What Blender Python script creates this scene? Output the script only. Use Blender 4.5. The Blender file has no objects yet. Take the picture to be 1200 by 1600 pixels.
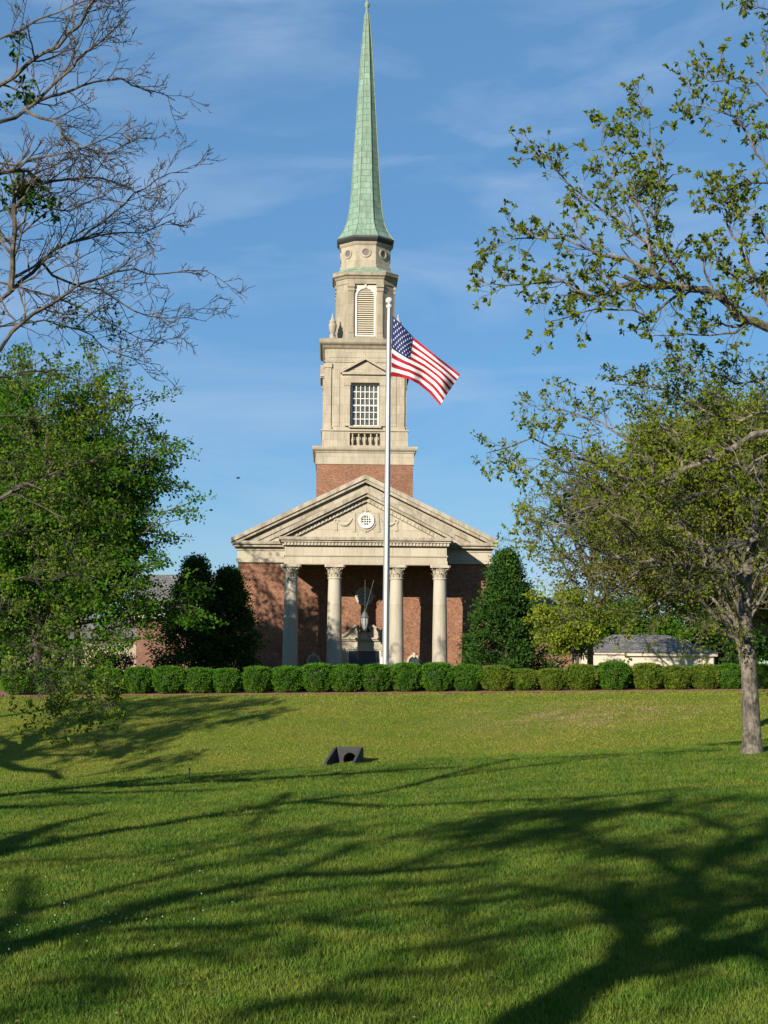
import bpy, math, random
import numpy as np
from mathutils import Vector
rnd = random.Random(7)
rng = np.random.default_rng(7)
sc = bpy.context.scene
C = sc.collection
# ------------------------------------------------------------------ camera
FPX = 2400.0
EYE = 1.6
PITCH = math.radians(5.5)
ROLL = math.radians(0.35)
cam_d = bpy.data.cameras.new("camera")
cam = bpy.data.objects.new("camera", cam_d)
C.objects.link(cam)
cam_d.sensor_fit = 'VERTICAL'
cam_d.sensor_height = 36.0
cam_d.lens = 36.0 * FPX / 1600.0
cam_d.clip_end = 6000
cam.location = (0, 0, EYE)
from mathutils import Matrix
MR = (Matrix.Rotation(math.pi / 2 + PITCH, 4, 'X') @ Matrix.Rotation(ROLL, 4, 'Z'))
cam.matrix_world = Matrix.Translation((0, 0, EYE)) @ MR
sc.camera = cam
NR = np.array(MR.to_3x3())

def P(px, py, Y):
    d = NR @ np.array([(px - 600) / FPX, (800 - py) / FPX, -1.0])
    return np.array([0, 0, EYE]) + d * (Y / d[1])
# ------------------------------------------------------------------ light
SUN_AZ, SUN_EL = math.radians(32), math.radians(22)
SD = np.array([math.sin(SUN_AZ) * math.cos(SUN_EL), math.cos(SUN_AZ) * math.cos(SUN_EL), -math.sin(SUN_EL)])
w = bpy.data.worlds.new("World")
sc.world = w
w.use_nodes = True
nt = w.node_tree
for n in list(nt.nodes): nt.nodes.remove(n)
N = nt.nodes.new
out = N('ShaderNodeOutputWorld'); bg = N('ShaderNodeBackground'); sky = N('ShaderNodeTexSky')
sky.sky_type = 'NISHITA'; sky.sun_disc = False
sky.sun_elevation = SUN_EL; sky.sun_rotation = math.pi + SUN_AZ
sky.air_density = 1.0; sky.dust_density = 0.0; sky.ozone_density = 5.0
bg.inputs['Strength'].default_value = 0.052
tc = N('ShaderNodeTexCoord')
mp = N('ShaderNodeMapping'); mp.inputs['Scale'].default_value = (2.2, 2.2, 9.0); mp.inputs['Rotation'].default_value = (0.0, 0.35, 0.0)
nz = N('ShaderNodeTexNoise'); nz.inputs['Scale'].default_value = 2.3; nz.inputs['Detail'].default_value = 7; nz.inputs['Roughness'].default_value = 0.55
nz.inputs['Distortion'].default_value = 0.6
cr = N('ShaderNodeValToRGB'); cr.color_ramp.elements[0].position = 0.46; cr.color_ramp.elements[1].position = 0.78
cr.color_ramp.elements[1].color = (0.55, 0.55, 0.55, 1)
mx = N('ShaderNodeMixRGB'); mx.inputs['Color2'].default_value = (4.6, 6.0, 8.2, 1)
hs = N('ShaderNodeHueSaturation'); hs.inputs['Saturation'].default_value = 1.2
nt.links.new(tc.outputs['Generated'], mp.inputs['Vector']); nt.links.new(mp.outputs[0], nz.inputs['Vector'])
nt.links.new(nz.outputs['Fac'], cr.inputs['Fac']); nt.links.new(cr.outputs[0], mx.inputs['Fac'])
air = N('ShaderNodeMixRGB'); air.inputs['Fac'].default_value = 0.4; air.inputs['Color2'].default_value = (2.6, 4.9, 7.9, 1)
nt.links.new(sky.outputs[0], hs.inputs['Color']); nt.links.new(hs.outputs[0], air.inputs['Color1']); nt.links.new(air.outputs[0], mx.inputs['Color1'])
nt.links.new(mx.outputs[0], bg.inputs['Color']); nt.links.new(bg.outputs[0], out.inputs[0])
sl = bpy.data.lights.new("sun", 'SUN'); sl.energy = 5.0; sl.angle = math.radians(0.42); sl.color = (1.0, 0.92, 0.79)
so = bpy.data.objects.new("sun", sl); C.objects.link(so)
so.rotation_euler = Vector(SD).to_track_quat('-Z', 'Y').to_euler()
so.location = (-40, -60, 60)
sc.view_settings.view_transform = 'Standard'; sc.view_settings.look = 'None'
sc.view_settings.exposure = 0.95; sc.view_settings.gamma = 1.0
# ------------------------------------------------------------------ mesh helpers
class MB:
    def __init__(s): s.V = []; s.F = []; s.M = []; s.n = 0
    def arr(s, v, f, mi=0):
        v = np.asarray(v, dtype=np.float64).reshape(-1, 3); f = np.asarray(f, dtype=np.int64)
        s.V.append(v); s.F.append(f + s.n); s.M.append(np.full(len(f), mi)); s.n += len(v)
    def poly(s, v, mi=0): s.arr(v, [list(range(len(v)))], mi)
    def box(s, x0, x1, y0, y1, z0, z1, mi=0):
        v = [(x, y, z) for z in (z0, z1) for y in (y0, y1) for x in (x0, x1)]
        s.arr(v, [(0, 2, 3, 1), (4, 5, 7, 6), (0, 1, 5, 4), (2, 6, 7, 3), (0, 4, 6, 2), (1, 3, 7, 5)], mi)
    def ext(s, pts, d, mi=0):
        """closed prism: polygon pts (3D) extruded by vector d"""
        a = np.array(pts, float); b = a + np.array(d, float); n = len(a)
        s.arr(np.vstack([a, b]), [[i, (i + 1) % n, n + (i + 1) % n, n + i] for i in range(n)], mi)
        s.poly(a[::-1], mi); s.poly(b, mi)
    def xz(s, pts, y0, y1, mi=0): s.ext([(x, y0, z) for x, z in pts], (0, y1 - y0, 0), mi)
    def lathe(s, prof, c=(0, 0), n=24, a0=0.0, caps=True, mi=0):
        k = len(prof); v = []
        for r, z in prof:
            for i in range(n):
                a = a0 + 2 * math.pi * i / n
                v.append((c[0] + r * math.cos(a), c[1] + r * math.sin(a), z))
        f = [(j * n + i, j * n + (i + 1) % n, (j + 1) * n + (i + 1) % n, (j + 1) * n + i) for j in range(k - 1) for i in range(n)]
        s.arr(v, f, mi)
        if caps:
            s.poly(v[:n][::-1], mi); s.poly(v[-n:], mi)
    def plan(s, levels, caps=True, mi=0):
        """loft of plan polygons [(pts_xy, z), ...]"""
        n = len(levels[0][0]); v = [(x, y, z) for pts, z in levels for x, y in pts]
        f = [(j * n + i, j * n + (i + 1) % n, (j + 1) * n + (i + 1) % n, (j + 1) * n + i) for j in range(len(levels) - 1) for i in range(n)]
        s.arr(v, f, mi)
        if caps: s.poly(v[:n][::-1], mi); s.poly(v[-n:], mi)
    def ring(s, c, r0, r1, y0, y1, n=28, a0=0, a1=2 * math.pi, mi=0):
        """flat annulus in the xz plane with depth y0..y1 (front y0)"""
        full = abs(a1 - a0 - 2 * math.pi) < 1e-6; m = n if full else n + 1; v = []
        for i in range(m):
            a = a0 + (a1 - a0) * i / n; ca, sa = math.cos(a), math.sin(a)
            for r, y in ((r0, y1), (r0, y0), (r1, y0), (r1, y1)): v.append((c[0] + r * ca, y, c[1] + r * sa))
        f = []
        for i in range(n):
            j = (i + 1) % m
            for k in range(4): f.append((i * 4 + k, i * 4 + (k + 1) % 4, j * 4 + (k + 1) % 4, j * 4 + k))
        s.arr(v, f, mi)
    def disc(s, c, r, y, n=28, mi=0):
        s.poly([(c[0] + r * math.cos(-2 * math.pi * i / n), y, c[1] + r * math.sin(-2 * math.pi * i / n)) for i in range(n)][::-1], mi)
    def tube(s, pts, rad, n=6, mi=0, cap=True):
        p = np.array(pts, float); k = len(p); rad = np.broadcast_to(np.array(rad, float), (k,))
        t = np.gradient(p, axis=0); t /= np.linalg.norm(t, axis=1)[:, None] + 1e-9
        ref = np.array([0, 0, 1.0]) if abs(t[0][2]) < 0.9 else np.array([1.0, 0, 0])
        a = np.cross(t, ref); a /= np.linalg.norm(a, axis=1)[:, None] + 1e-9; b = np.cross(t, a)
        th = np.arange(n) * 2 * math.pi / n
        v = p[:, None, :] + rad[:, None, None] * (np.cos(th)[None, :, None] * a[:, None, :] + np.sin(th)[None, :, None] * b[:, None, :])
        i = np.arange(n); f = []
        for j in range(k - 1): f.append(np.stack([j * n + i, j * n + (i + 1) % n, (j + 1) * n + (i + 1) % n, (j + 1) * n + i], 1))
        s.arr(v.reshape(-1, 3), np.vstack(f), mi)
        if cap and n > 4: s.poly(v[-1], mi); s.poly(v[0][::-1], mi)
    def sphere(s, c, r, n=16, m=10, mi=0, sz=1.0):
        prof = [(max(1e-4, r * math.sin(math.pi * j / m)), c[2] - r * sz * math.cos(math.pi * j / m)) for j in range(m + 1)]
        s.lathe(prof, (c[0], c[1]), n, caps=False, mi=mi)
    def xform(s, fn):
        s.V = [fn(v) for v in s.V]; return s
    def rotz(s, ang, c=(0, 0)):
        ca, sa = math.cos(ang), math.sin(ang); c = np.array([c[0], c[1], 0])
        R = np.array([[ca, -sa, 0], [sa, ca, 0], [0, 0, 1]])
        return s.xform(lambda v: (v - c) @ R.T + c)

def mk(name, mb, mats, parent=None, smooth=False):
    me = bpy.data.meshes.new(name)
    V = np.vstack(mb.V)
    loops = np.concatenate([f.ravel() for f in mb.F])
    tot = np.concatenate([np.full(len(f), f.shape[1]) for f in mb.F])
    mi = np.concatenate(mb.M)
    me.vertices.add(len(V)); me.vertices.foreach_set('co', V.astype(np.float32).ravel())
    me.loops.add(len(loops)); me.loops.foreach_set('vertex_index', loops.astype(np.int32))
    me.polygons.add(len(tot))
    st = np.concatenate([[0], np.cumsum(tot)[:-1]])
    me.polygons.foreach_set('loop_start', st.astype(np.int32))
    me.polygons.foreach_set('loop_total', tot.astype(np.int32))
    if not isinstance(mats, (list, tuple)): mats = [mats]
    for m in mats: me.materials.append(m)
    me.polygons.foreach_set('material_index', mi.astype(np.int32))
    me.polygons.foreach_set('use_smooth', np.full(len(tot), smooth))
    me.update(calc_edges=True); me.validate()
    o = bpy.data.objects.new(name, me); C.objects.link(o)
    if parent is not None: o.parent = parent
    return o

def tag(o, label=None, cat=None, group=None, kind=None):
    if label: o['label'] = label
    if cat: o['category'] = cat
    if group: o['group'] = group
    if kind: o['kind'] = kind
    return o
def thing(name, label, cat, loc=(0, 0, 0), rz=0, group=None):
    o = bpy.data.objects.new(name, None); C.objects.link(o); o.location = loc; o.rotation_euler = (0, 0, rz)
    o.empty_display_size = 0.3
    return tag(o, label, cat, group)
# ------------------------------------------------------------------ materials
def newmat(name):
    m = bpy.data.materials.new(name); m.use_nodes = True
    t = m.node_tree; b = t.nodes['Principled BSDF']
    return m, t, b
def lk(t, a, b): t.links.new(a, b)
def wallvec(t, ox=0.0):
    """object-space (u, z): u runs along whichever wall direction the face has"""
    n = t.nodes.new; tc = n('ShaderNodeTexCoord')
    sp = n('ShaderNodeSeparateXYZ'); sn = n('ShaderNodeSeparateXYZ')
    lk(t, tc.outputs['Object'], sp.inputs[0]); lk(t, tc.outputs['Normal'], sn.inputs[0])
    ab = n('ShaderNodeMath'); ab.operation = 'ABSOLUTE'; lk(t, sn.outputs['X'], ab.inputs[0])
    gt = n('ShaderNodeMath'); gt.operation = 'GREATER_THAN'; gt.inputs[1].default_value = 0.72; lk(t, ab.outputs[0], gt.inputs[0])
    mixf = n('ShaderNodeMix'); mixf.data_type = 'FLOAT'
    lk(t, gt.outputs[0], mixf.inputs['Factor']); lk(t, sp.outputs['X'], mixf.inputs['A']); lk(t, sp.outputs['Y'], mixf.inputs['B'])
    cb = n('ShaderNodeCombineXYZ'); lk(t, mixf.outputs[0], cb.inputs['X']); lk(t, sp.outputs['Z'], cb.inputs['Y'])
    return cb.outputs[0], tc.outputs['Object']
def noise(t, vec, scale, detail=4, rough=.55):
    n = t.nodes.new('ShaderNodeTexNoise'); n.inputs['Scale'].default_value = scale; n.inputs['Detail'].default_value = detail
    n.inputs['Roughness'].default_value = rough
    if vec is not None: lk(t, vec, n.inputs['Vector'])
    return n.outputs['Fac']
def ramp(t, fac, *st):
    r = t.nodes.new('ShaderNodeValToRGB'); e = r.color_ramp.elements
    while len(e) < len(st): e.new(0.5)
    for el, (p, c) in zip(e, st): el.position = p; el.color = (*c, 1) if len(c) == 3 else c
    lk(t, fac, r.inputs['Fac']); return r.outputs[0]
def mixc(t, f, a, b, mode='MIX'):
    m = t.nodes.new('ShaderNodeMixRGB'); m.blend_type = mode
    for sk, v in (('Fac', f), ('Color1', a), ('Color2', b)):
        if hasattr(v, 'is_output') or hasattr(v, 'links'): lk(t, v, m.inputs[sk])
        elif isinstance(v, (int, float)): m.inputs[sk].default_value = v
        else: m.inputs[sk].default_value = (*v, 1)
    return m.outputs[0]
def bump(t, b, h, st=0.3, dist=0.02):
    n = t.nodes.new('ShaderNodeBump'); n.inputs['Strength'].default_value = st; n.inputs['Distance'].default_value = dist
    lk(t, h, n.inputs['Height']); lk(t, n.outputs[0], b.inputs['Normal'])
G = (1, 1, 1)
def g(v): return (v, v, v)
KA, KL = .80, .78
def sc_(c, k): return tuple(v * k for v in c)
def mat_plain(name, col, rough=.7, metal=0.0, var=.12, nscale=6.0, bmp=.15):
    col = sc_(col, KA); m, t, b = newmat(name); tc = t.nodes.new('ShaderNodeTexCoord')
    f = noise(t, tc.outputs['Object'], nscale)
    lk(t, ramp(t, f, (.3, tuple(c * (1 - var) for c in col)), (.7, tuple(min(1, c * (1 + var)) for c in col))), b.inputs['Base Color'])
    b.inputs['Roughness'].default_value = rough; b.inputs['Metallic'].default_value = metal
    if bmp: bump(t, b, f, bmp)
    return m
def mat_brick(name, c1, c2, mortar, bw=.215, rh=.082, ms=.014):
    c1, c2, mortar = sc_(c1, .74), sc_(c2, .74), sc_(mortar, .74); m, t, b = newmat(name); uv, ob = wallvec(t)
    br = t.nodes.new('ShaderNodeTexBrick'); lk(t, uv, br.inputs['Vector'])
    br.inputs['Color1'].default_value = (*c1, 1); br.inputs['Color2'].default_value = (*c2, 1); br.inputs['Mortar'].default_value = (*mortar, 1)
    br.inputs['Scale'].default_value = 1; br.inputs['Brick Width'].default_value = bw; br.inputs['Row Height'].default_value = rh
    br.inputs['Mortar Size'].default_value = ms; br.inputs['Bias'].default_value = 0.0
    f1 = noise(t, ob, .9, 5); f2 = noise(t, ob, 9, 2)
    c = mixc(t, 1.0, br.outputs['Color'], ramp(t, f1, (.3, g(.78)), (.7, g(1.15))), 'MULTIPLY')
    c = mixc(t, 1.0, c, ramp(t, f2, (.35, g(.72)), (.65, g(1.25))), 'MULTIPLY')
    lk(t, c, b.inputs['Base Color']); b.inputs['Roughness'].default_value = .9
    bump(t, b, br.outputs['Fac'], -.4, .01)
    return m
def mat_stone(name, col, bw=1.15, rh=.56, joint=.6, stain=.35, off=0.5):
    col = sc_(col, .82); m, t, b = newmat(name); uv, ob = wallvec(t)
    br = t.nodes.new('ShaderNodeTexBrick'); lk(t, uv, br.inputs['Vector']); br.offset = off
    br.inputs['Color1'].default_value = (*g(.9), 1); br.inputs['Color2'].default_value = (*g(1.06), 1); br.inputs['Mortar'].default_value = (*g(joint), 1)
    br.inputs['Scale'].default_value = 1; br.inputs['Brick Width'].default_value = bw; br.inputs['Row Height'].default_value = rh
    br.inputs['Mortar Size'].default_value = .012; br.inputs['Mortar Smooth'].default_value = .3
    mpn = t.nodes.new('ShaderNodeMapping'); mpn.inputs['Scale'].default_value = (1.6, 1.6, .45); lk(t, ob, mpn.inputs[0])
    f1 = noise(t, mpn.outputs[0], 1.3, 7, .65); f2 = noise(t, ob, 14, 3)
    base = mixc(t, ramp(t, f1, (.42, g(0)), (.72, g(stain * 1.6))), col, tuple(c * k for c, k in zip(col, (.62, .60, .56))))
    base = mixc(t, 1.0, base, br.outputs['Color'], 'MULTIPLY')
    base = mixc(t, 1.0, base, ramp(t, f2, (.3, g(.9)), (.7, g(1.08))), 'MULTIPLY')
    lk(t, base, b.inputs['Base Color']); b.inputs['Roughness'].default_value = .88
    bump(t, b, f2, .25, .01)
    return m
def mat_copper():
    m, t, b = newmat('verdigris_copper'); uv, ob = wallvec(t)
    br = t.nodes.new('ShaderNodeTexBrick'); lk(t, uv, br.inputs['Vector'])
    br.inputs['Color1'].default_value = (.13, .215, .158, 1); br.inputs['Color2'].default_value = (.18, .275, .202, 1)
    br.inputs['Mortar'].default_value = (.055, .09, .063, 1)
    br.inputs['Scale'].default_value = 1; br.inputs['Brick Width'].default_value = .62; br.inputs['Row Height'].default_value = .46
    br.inputs['Mortar Size'].default_value = .02; br.inputs['Mortar Smooth'].default_value = .2
    mpn = t.nodes.new('ShaderNodeMapping'); mpn.inputs['Scale'].default_value = (2.5, 2.5, .5); lk(t, ob, mpn.inputs[0])
    f = noise(t, mpn.outputs[0], 1.6, 7, .65)
    c = mixc(t, ramp(t, f, (.42, g(0)), (.70, g(.8))), br.outputs['Color'], (.10, .125, .085))
    lk(t, c, b.inputs['Base Color']); b.inputs['Roughness'].default_value = .75
    bump(t, b, br.outputs['Fac'], -.6, .02)
    return m
def mat_slate(name, c1=(.085, .08, .076), c2=(.14, .134, .124)):
    m, t, b = newmat(name); tc = t.nodes.new('ShaderNodeTexCoord')
    br = t.nodes.new('ShaderNodeTexBrick'); lk(t, tc.outputs['Object'], br.inputs['Vector'])
    br.inputs['Color1'].default_value = (*c1, 1); br.inputs['Color2'].default_value = (*c2, 1); br.inputs['Mortar'].default_value = (*g(.06), 1)
    br.inputs['Scale'].default_value = 1; br.inputs['Brick Width'].default_value = .3; br.inputs['Row Height'].default_value = .28
    br.inputs['Mortar Size'].default_value = .02
    f = noise(t, tc.outputs['Object'], 2.5, 5)
    lk(t, mixc(t, 1.0, br.outputs['Color'], ramp(t, f, (.3, g(.75)), (.7, g(1.25))), 'MULTIPLY'), b.inputs['Base Color'])
    b.inputs['Roughness'].default_value = .8; bump(t, b, br.outputs['Fac'], -.5, .02)
    return m
def mat_leaf(name, c1, c2, c3=None, trans=.35, scale=1.2):
    k_ = .9 if name == 'flag_white' else KL; c1, c2, c3 = sc_(c1, k_), sc_(c2, k_), (sc_(c3, k_) if c3 else None)
    m, t, b = newmat(name); tc = t.nodes.new('ShaderNodeTexCoord')
    f = noise(t, tc.outputs['Object'], scale, 3); f2 = noise(t, tc.outputs['Object'], scale * 12, 1)
    ad = t.nodes.new('ShaderNodeMath'); ad.operation = 'ADD'; lk(t, f, ad.inputs[0]); lk(t, f2, ad.inputs[1])
    hf = t.nodes.new('ShaderNodeMath'); hf.operation = 'MULTIPLY'; hf.inputs[1].default_value = .5; lk(t, ad.outputs[0], hf.inputs[0])
    st = [(.38, c1), (.6, c2)] + ([(.68, c3)] if c3 else [])
    col = ramp(t, hf.outputs[0], *st)
    lk(t, col, b.inputs['Base Color']); b.inputs['Roughness'].default_value = .7
    b.inputs['Specular IOR Level'].default_value = .12
    tr = t.nodes.new('ShaderNodeBsdfTranslucent'); ms = t.nodes.new('ShaderNodeMixShader'); ms.inputs[0].default_value = trans
    lk(t, mixc(t, 1.0, col, (1.3, 1.25, .5), 'MULTIPLY'), tr.inputs[0])
    o = t.nodes['Material Output']; lk(t, b.outputs[0], ms.inputs[1]); lk(t, tr.outputs[0], ms.inputs[2]); lk(t, ms.outputs[0], o.inputs[0])
    return m
def mat_bark(name, c1, c2, scale=7):
    c1, c2 = sc_(c1, .8), sc_(c2, .8)
    m, t, b = newmat(name); tc = t.nodes.new('ShaderNodeTexCoord')
    mpn = t.nodes.new('ShaderNodeMapping'); mpn.inputs['Scale'].default_value = (1, 1, .5); lk(t, tc.outputs['Object'], mpn.inputs[0])
    f = noise(t, mpn.outputs[0], scale * 1.6, 6, .7); f2 = noise(t, tc.outputs['Object'], scale * .55, 4, .6)
    c_ = mixc(t, 1.0, ramp(t, f, (.38, c1), (.62, c2)), ramp(t, f2, (.38, g(.55)), (.6, g(1.25))), 'MULTIPLY')  # broad blotches: bark mottling plus dappled tree shade put into the colour
    lk(t, c_, b.inputs['Base Color']); b.inputs['Roughness'].default_value = .9
    bump(t, b, f, .8, .03); return m
M = {}
M['brick'] = mat_brick('red_brick', (.18, .056, .028), (.31, .118, .056), (.25, .16, .10))
M['brick_far'] = mat_brick('wing_brick', (.15, .05, .028), (.23, .09, .05), (.20, .14, .10))
M['lime'] = mat_stone('limestone', (.435, .378, .284), stain=.3)
M['lime_t'] = mat_stone('tower_limestone', (.405, .348, .258), bw=.95, rh=.62, stain=.5, joint=.66)
M['lime_b'] = mat_stone('belfry_limestone', (.335, .285, .205), bw=.8, rh=.8, stain=.65, joint=.68)
M['lime_w'] = mat_stone('weathered_limestone', (.40, .35, .265), bw=1.4, rh=5, stain=1.0)
M['col'] = mat_stone('column_stone', (.43, .383, .30), bw=9, rh=2.9, joint=.8, stain=.35)
M['copper'] = mat_copper()
M['copper_dark'] = mat_plain('dark_copper_trim', (.03, .032, .03), .6)
M['copper_pl'] = mat_plain('pale_copper_ledge', (.20, .26, .18), .75, var=.3, nscale=3)
M['white'] = mat_plain('white_paint', (.66, .62, .54), .5, var=.03)
M['cream'] = mat_plain('cream_paint', (.55, .48, .37), .55, var=.05)
M['glass'] = mat_plain('window_glass', (.035, .045, .055), .12, var=.4, nscale=2, bmp=0)
M['glass_t'] = mat_plain('tower_window_glass', (.075, .085, .09), .25, var=.5, nscale=2.5, bmp=0)
M['dark'] = mat_plain('dark_interior', (.015, .014, .013), .9)
M['door'] = mat_plain('navy_door_paint', (.012, .016, .028), .35)
M['slate'] = mat_slate('slate_shingles')
M['steel'] = mat_plain('brushed_aluminium', (.46, .46, .46), .42, .6, var=.06, nscale=3, bmp=.03)
M['ball'] = mat_plain('pale_finial_metal', (.75, .72, .66), .35, .3, var=.05)
M['iron'] = mat_plain('lantern_iron', (.10, .11, .105), .5, .3)
M['lampglass'] = mat_plain('lantern_glass', (.30, .31, .29), .25)
M['concrete'] = mat_plain('dark_concrete', (.026, .027, .030), .85, var=.3, nscale=9, bmp=.4)  # near-black grey, varied at random
M['soil'] = mat_plain('red_brown_mulch', (.26, .095, .05), .95, var=.5, nscale=20, bmp=.8)
M['wood'] = mat_plain('dark_stake', (.03, .03, .025), .8)
M['flag_red'] = mat_leaf('flag_red', (.42, .018, .03), (.50, .03, .045), trans=.25)
M['flag_white'] = mat_leaf('flag_white', (.70, .70, .70), (.78, .78, .78), trans=.12)
M['flag_blue'] = mat_leaf('flag_blue', (.018, .028, .11), (.03, .04, .14), trans=.15)
M['bark_gray'] = mat_bark('grey_bark', (.04, .033, .025), (.22, .185, .14), 9)
M['bark_pale'] = mat_bark('pale_twig_bark', (.035, .027, .02), (.15, .12, .088))
M['bark_dark'] = mat_bark('dark_bark', (.035, .028, .02), (.11, .085, .06))
M['leaf_oak'] = mat_leaf('young_oak_leaf', (.085, .125, .010), (.20, .24, .018), (.30, .29, .03), scale=1.5, trans=.4)
M['leaf_fresh'] = mat_leaf('fresh_green_leaf', (.028, .10, .005), (.085, .20, .008), (.15, .26, .016), scale=.6, trans=.4)
M['leaf_young'] = mat_leaf('young_leaf', (.07, .125, .010), (.15, .225, .018), (.23, .28, .03), scale=1.5, trans=.4)
M['leaf_yel'] = mat_leaf('yellow_green_leaf', (.13, .19, .015), (.24, .30, .02), (.30, .33, .03), scale=.7)
M['leaf_dark'] = mat_leaf('glossy_dark_leaf', (.014, .045, .008), (.045, .105, .012), (.10, .17, .022), trans=.15, scale=1.1)
M['leaf_olive'] = mat_leaf('olive_leaf', (.075, .085, .012), (.17, .165, .02), (.24, .21, .03), scale=.7, trans=.4)
M['leaf_box'] = mat_leaf('boxwood_leaf', (.035, .11, .008), (.09, .21, .014), (.14, .25, .022), trans=.2, scale=2.2)
M['leaf_boxy'] = mat_leaf('browning_boxwood_leaf', (.055, .12, .010), (.15, .20, .02), (.22, .15, .035), trans=.2, scale=2.2)
M['leaf_red'] = mat_leaf('dark_red_leaf', (.06, .012, .01), (.12, .02, .015), trans=.2)
# lawn colour shared by soil sheet and blades
def lawn_color(t, dark=1.0):
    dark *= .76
    n = t.nodes.new; tc = n('ShaderNodeTexCoord'); ob = tc.outputs['Object']
    f1 = noise(t, ob, .22, 6, .6); f2 = noise(t, ob, 1.7, 4, .6); f3 = noise(t, ob, 22, 3)
    c = ramp(t, f1, (.35, (.050, .115, .008)), (.65, (.105, .175, .014)))
    c = mixc(t, ramp(t, f2, (.42, g(0)), (.7, g(.85))), c, (.175, .205, .024))
    sp = n('ShaderNodeSeparateXYZ'); lk(t, ob, sp.inputs[0])
    mr = n('ShaderNodeMapRange'); mr.inputs[1].default_value = 34; mr.inputs[2].default_value = 46; lk(t, sp.outputs['Y'], mr.inputs[0])
    mp_ = n('ShaderNodeMapping'); mp_.inputs['Scale'].default_value = (.6, 1.2, 1); lk(t, ob, mp_.inputs[0])
    f4 = noise(t, mp_.outputs[0], .5, 6, .7)
    by = mixc(t, ramp(t, f4, (.35, g(.1)), (.65, g(.9))), (.135, .205, .017), (.245, .24, .036))
    c = mixc(t, mr.outputs[0], c, by)
    # dry, scalped patch on the bank right of centre
    vm = n('ShaderNodeVectorMath'); vm.operation = 'SUBTRACT'; vm.inputs[1].default_value = (6.6, 50.3, 0); lk(t, ob, vm.inputs[0])
    mp2 = n('ShaderNodeMapping'); mp2.inputs['Scale'].default_value = (.22, .42, 0); lk(t, vm.outputs[0], mp2.inputs[0])
    ln = n('ShaderNodeVectorMath'); ln.operation = 'LENGTH'; lk(t, mp2.outputs[0], ln.inputs[0])
    mr2 = n('ShaderNodeMapRange'); mr2.inputs[1].default_value = 1.3; mr2.inputs[2].default_value = .2; lk(t, ln.outputs['Value'], mr2.inputs[0])
    f5 = noise(t, mp_.outputs[0], 2.2, 6, .75)
    pr = n('ShaderNodeMath'); pr.operation = 'MULTIPLY'; lk(t, mr2.outputs[0], pr.inputs[0]); lk(t, ramp(t, f5, (.46, g(0)), (.6, g(1))), pr.inputs[1])
    c = mixc(t, pr.outputs[0], c, (.36, .26, .12))
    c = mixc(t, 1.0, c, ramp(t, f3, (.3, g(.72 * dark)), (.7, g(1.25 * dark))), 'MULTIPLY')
    return c, f3
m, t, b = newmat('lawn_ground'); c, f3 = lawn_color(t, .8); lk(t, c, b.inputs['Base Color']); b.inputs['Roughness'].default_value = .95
b.inputs['Specular IOR Level'].default_value = .1
tc = t.nodes.new('ShaderNodeTexCoord'); fb = noise(t, tc.outputs['Object'], 9, 8, .75); bump(t, b, fb, 1.0, .08); M['lawn'] = m
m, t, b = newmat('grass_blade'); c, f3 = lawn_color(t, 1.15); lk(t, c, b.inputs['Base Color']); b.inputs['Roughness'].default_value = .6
b.inputs['Specular IOR Level'].default_value = .2
tr = t.nodes.new('ShaderNodeBsdfTranslucent'); ms = t.nodes.new('ShaderNodeMixShader'); ms.inputs[0].default_value = .3
lk(t, c, tr.inputs[0]); o_ = t.nodes['Material Output']; lk(t, b.outputs[0], ms.inputs[1]); lk(t, tr.outputs[0], ms.inputs[2]); lk(t, ms.outputs[0], o_.inputs[0])
M['blade'] = m
# ------------------------------------------------------------------ ground
def sm(t): t = np.clip(t, 0, 1); return t * t * (3 - 2 * t)
def gz(x, y):
    x = np.asarray(x, float); y = np.asarray(y, float); xc = np.clip(x, -14, 14)
    crest = -.08 + .064 * xc
    near = crest * np.clip(y / 24, -.6, 1)
    sw = -1.45 + .055 * np.clip(xc + 1, -10, 0) + 1.0 * sm((xc - 1) / 11)
    hed = .37 + .014 * xc
    back = -.63
    z = near.copy()
    z = np.where(y > 24, crest + (sw - crest) * sm((y - 24) / 18), z)
    z = np.where(y > 42, sw + (hed - sw) * sm((y - 42) / 15.5), z)
    z = np.where(y > 62, hed + (back - hed) * sm((y - 62) / 16), z)
    z = z + .025 * np.sin(x * .9 + 1.3 * np.sin(y * .35)) * np.sin(y * .55 + .4) * np.clip(y / 10, 0, 1) * (y < 56)
    return z
ys = np.concatenate([np.linspace(-400, -40, 10), np.linspace(-34, 4, 18), np.arange(4.5, 66, .3), np.linspace(67, 120, 40), np.linspace(140, 3000, 22)])
xs = np.concatenate([-np.geomspace(3000, 40, 14), np.linspace(-38, -14.6, 22), np.arange(-14, 14.2, .35), np.linspace(14.8, 38, 22), np.geomspace(40, 3000, 14)])
X, Y = np.meshgrid(xs, ys); Z = gz(X, Y)
mb = MB(); nx, ny = len(xs), len(ys); i, j = np.meshgrid(np.arange(nx - 1), np.arange(ny - 1)); a = (j * nx + i).ravel()
mb.arr(np.stack([X.ravel(), Y.ravel(), Z.ravel()], 1), np.stack([a, a + 1, a + nx + 1, a + nx], 1))
tag(mk('lawn_ground', mb, M['lawn'], smooth=True), kind='structure')
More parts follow.
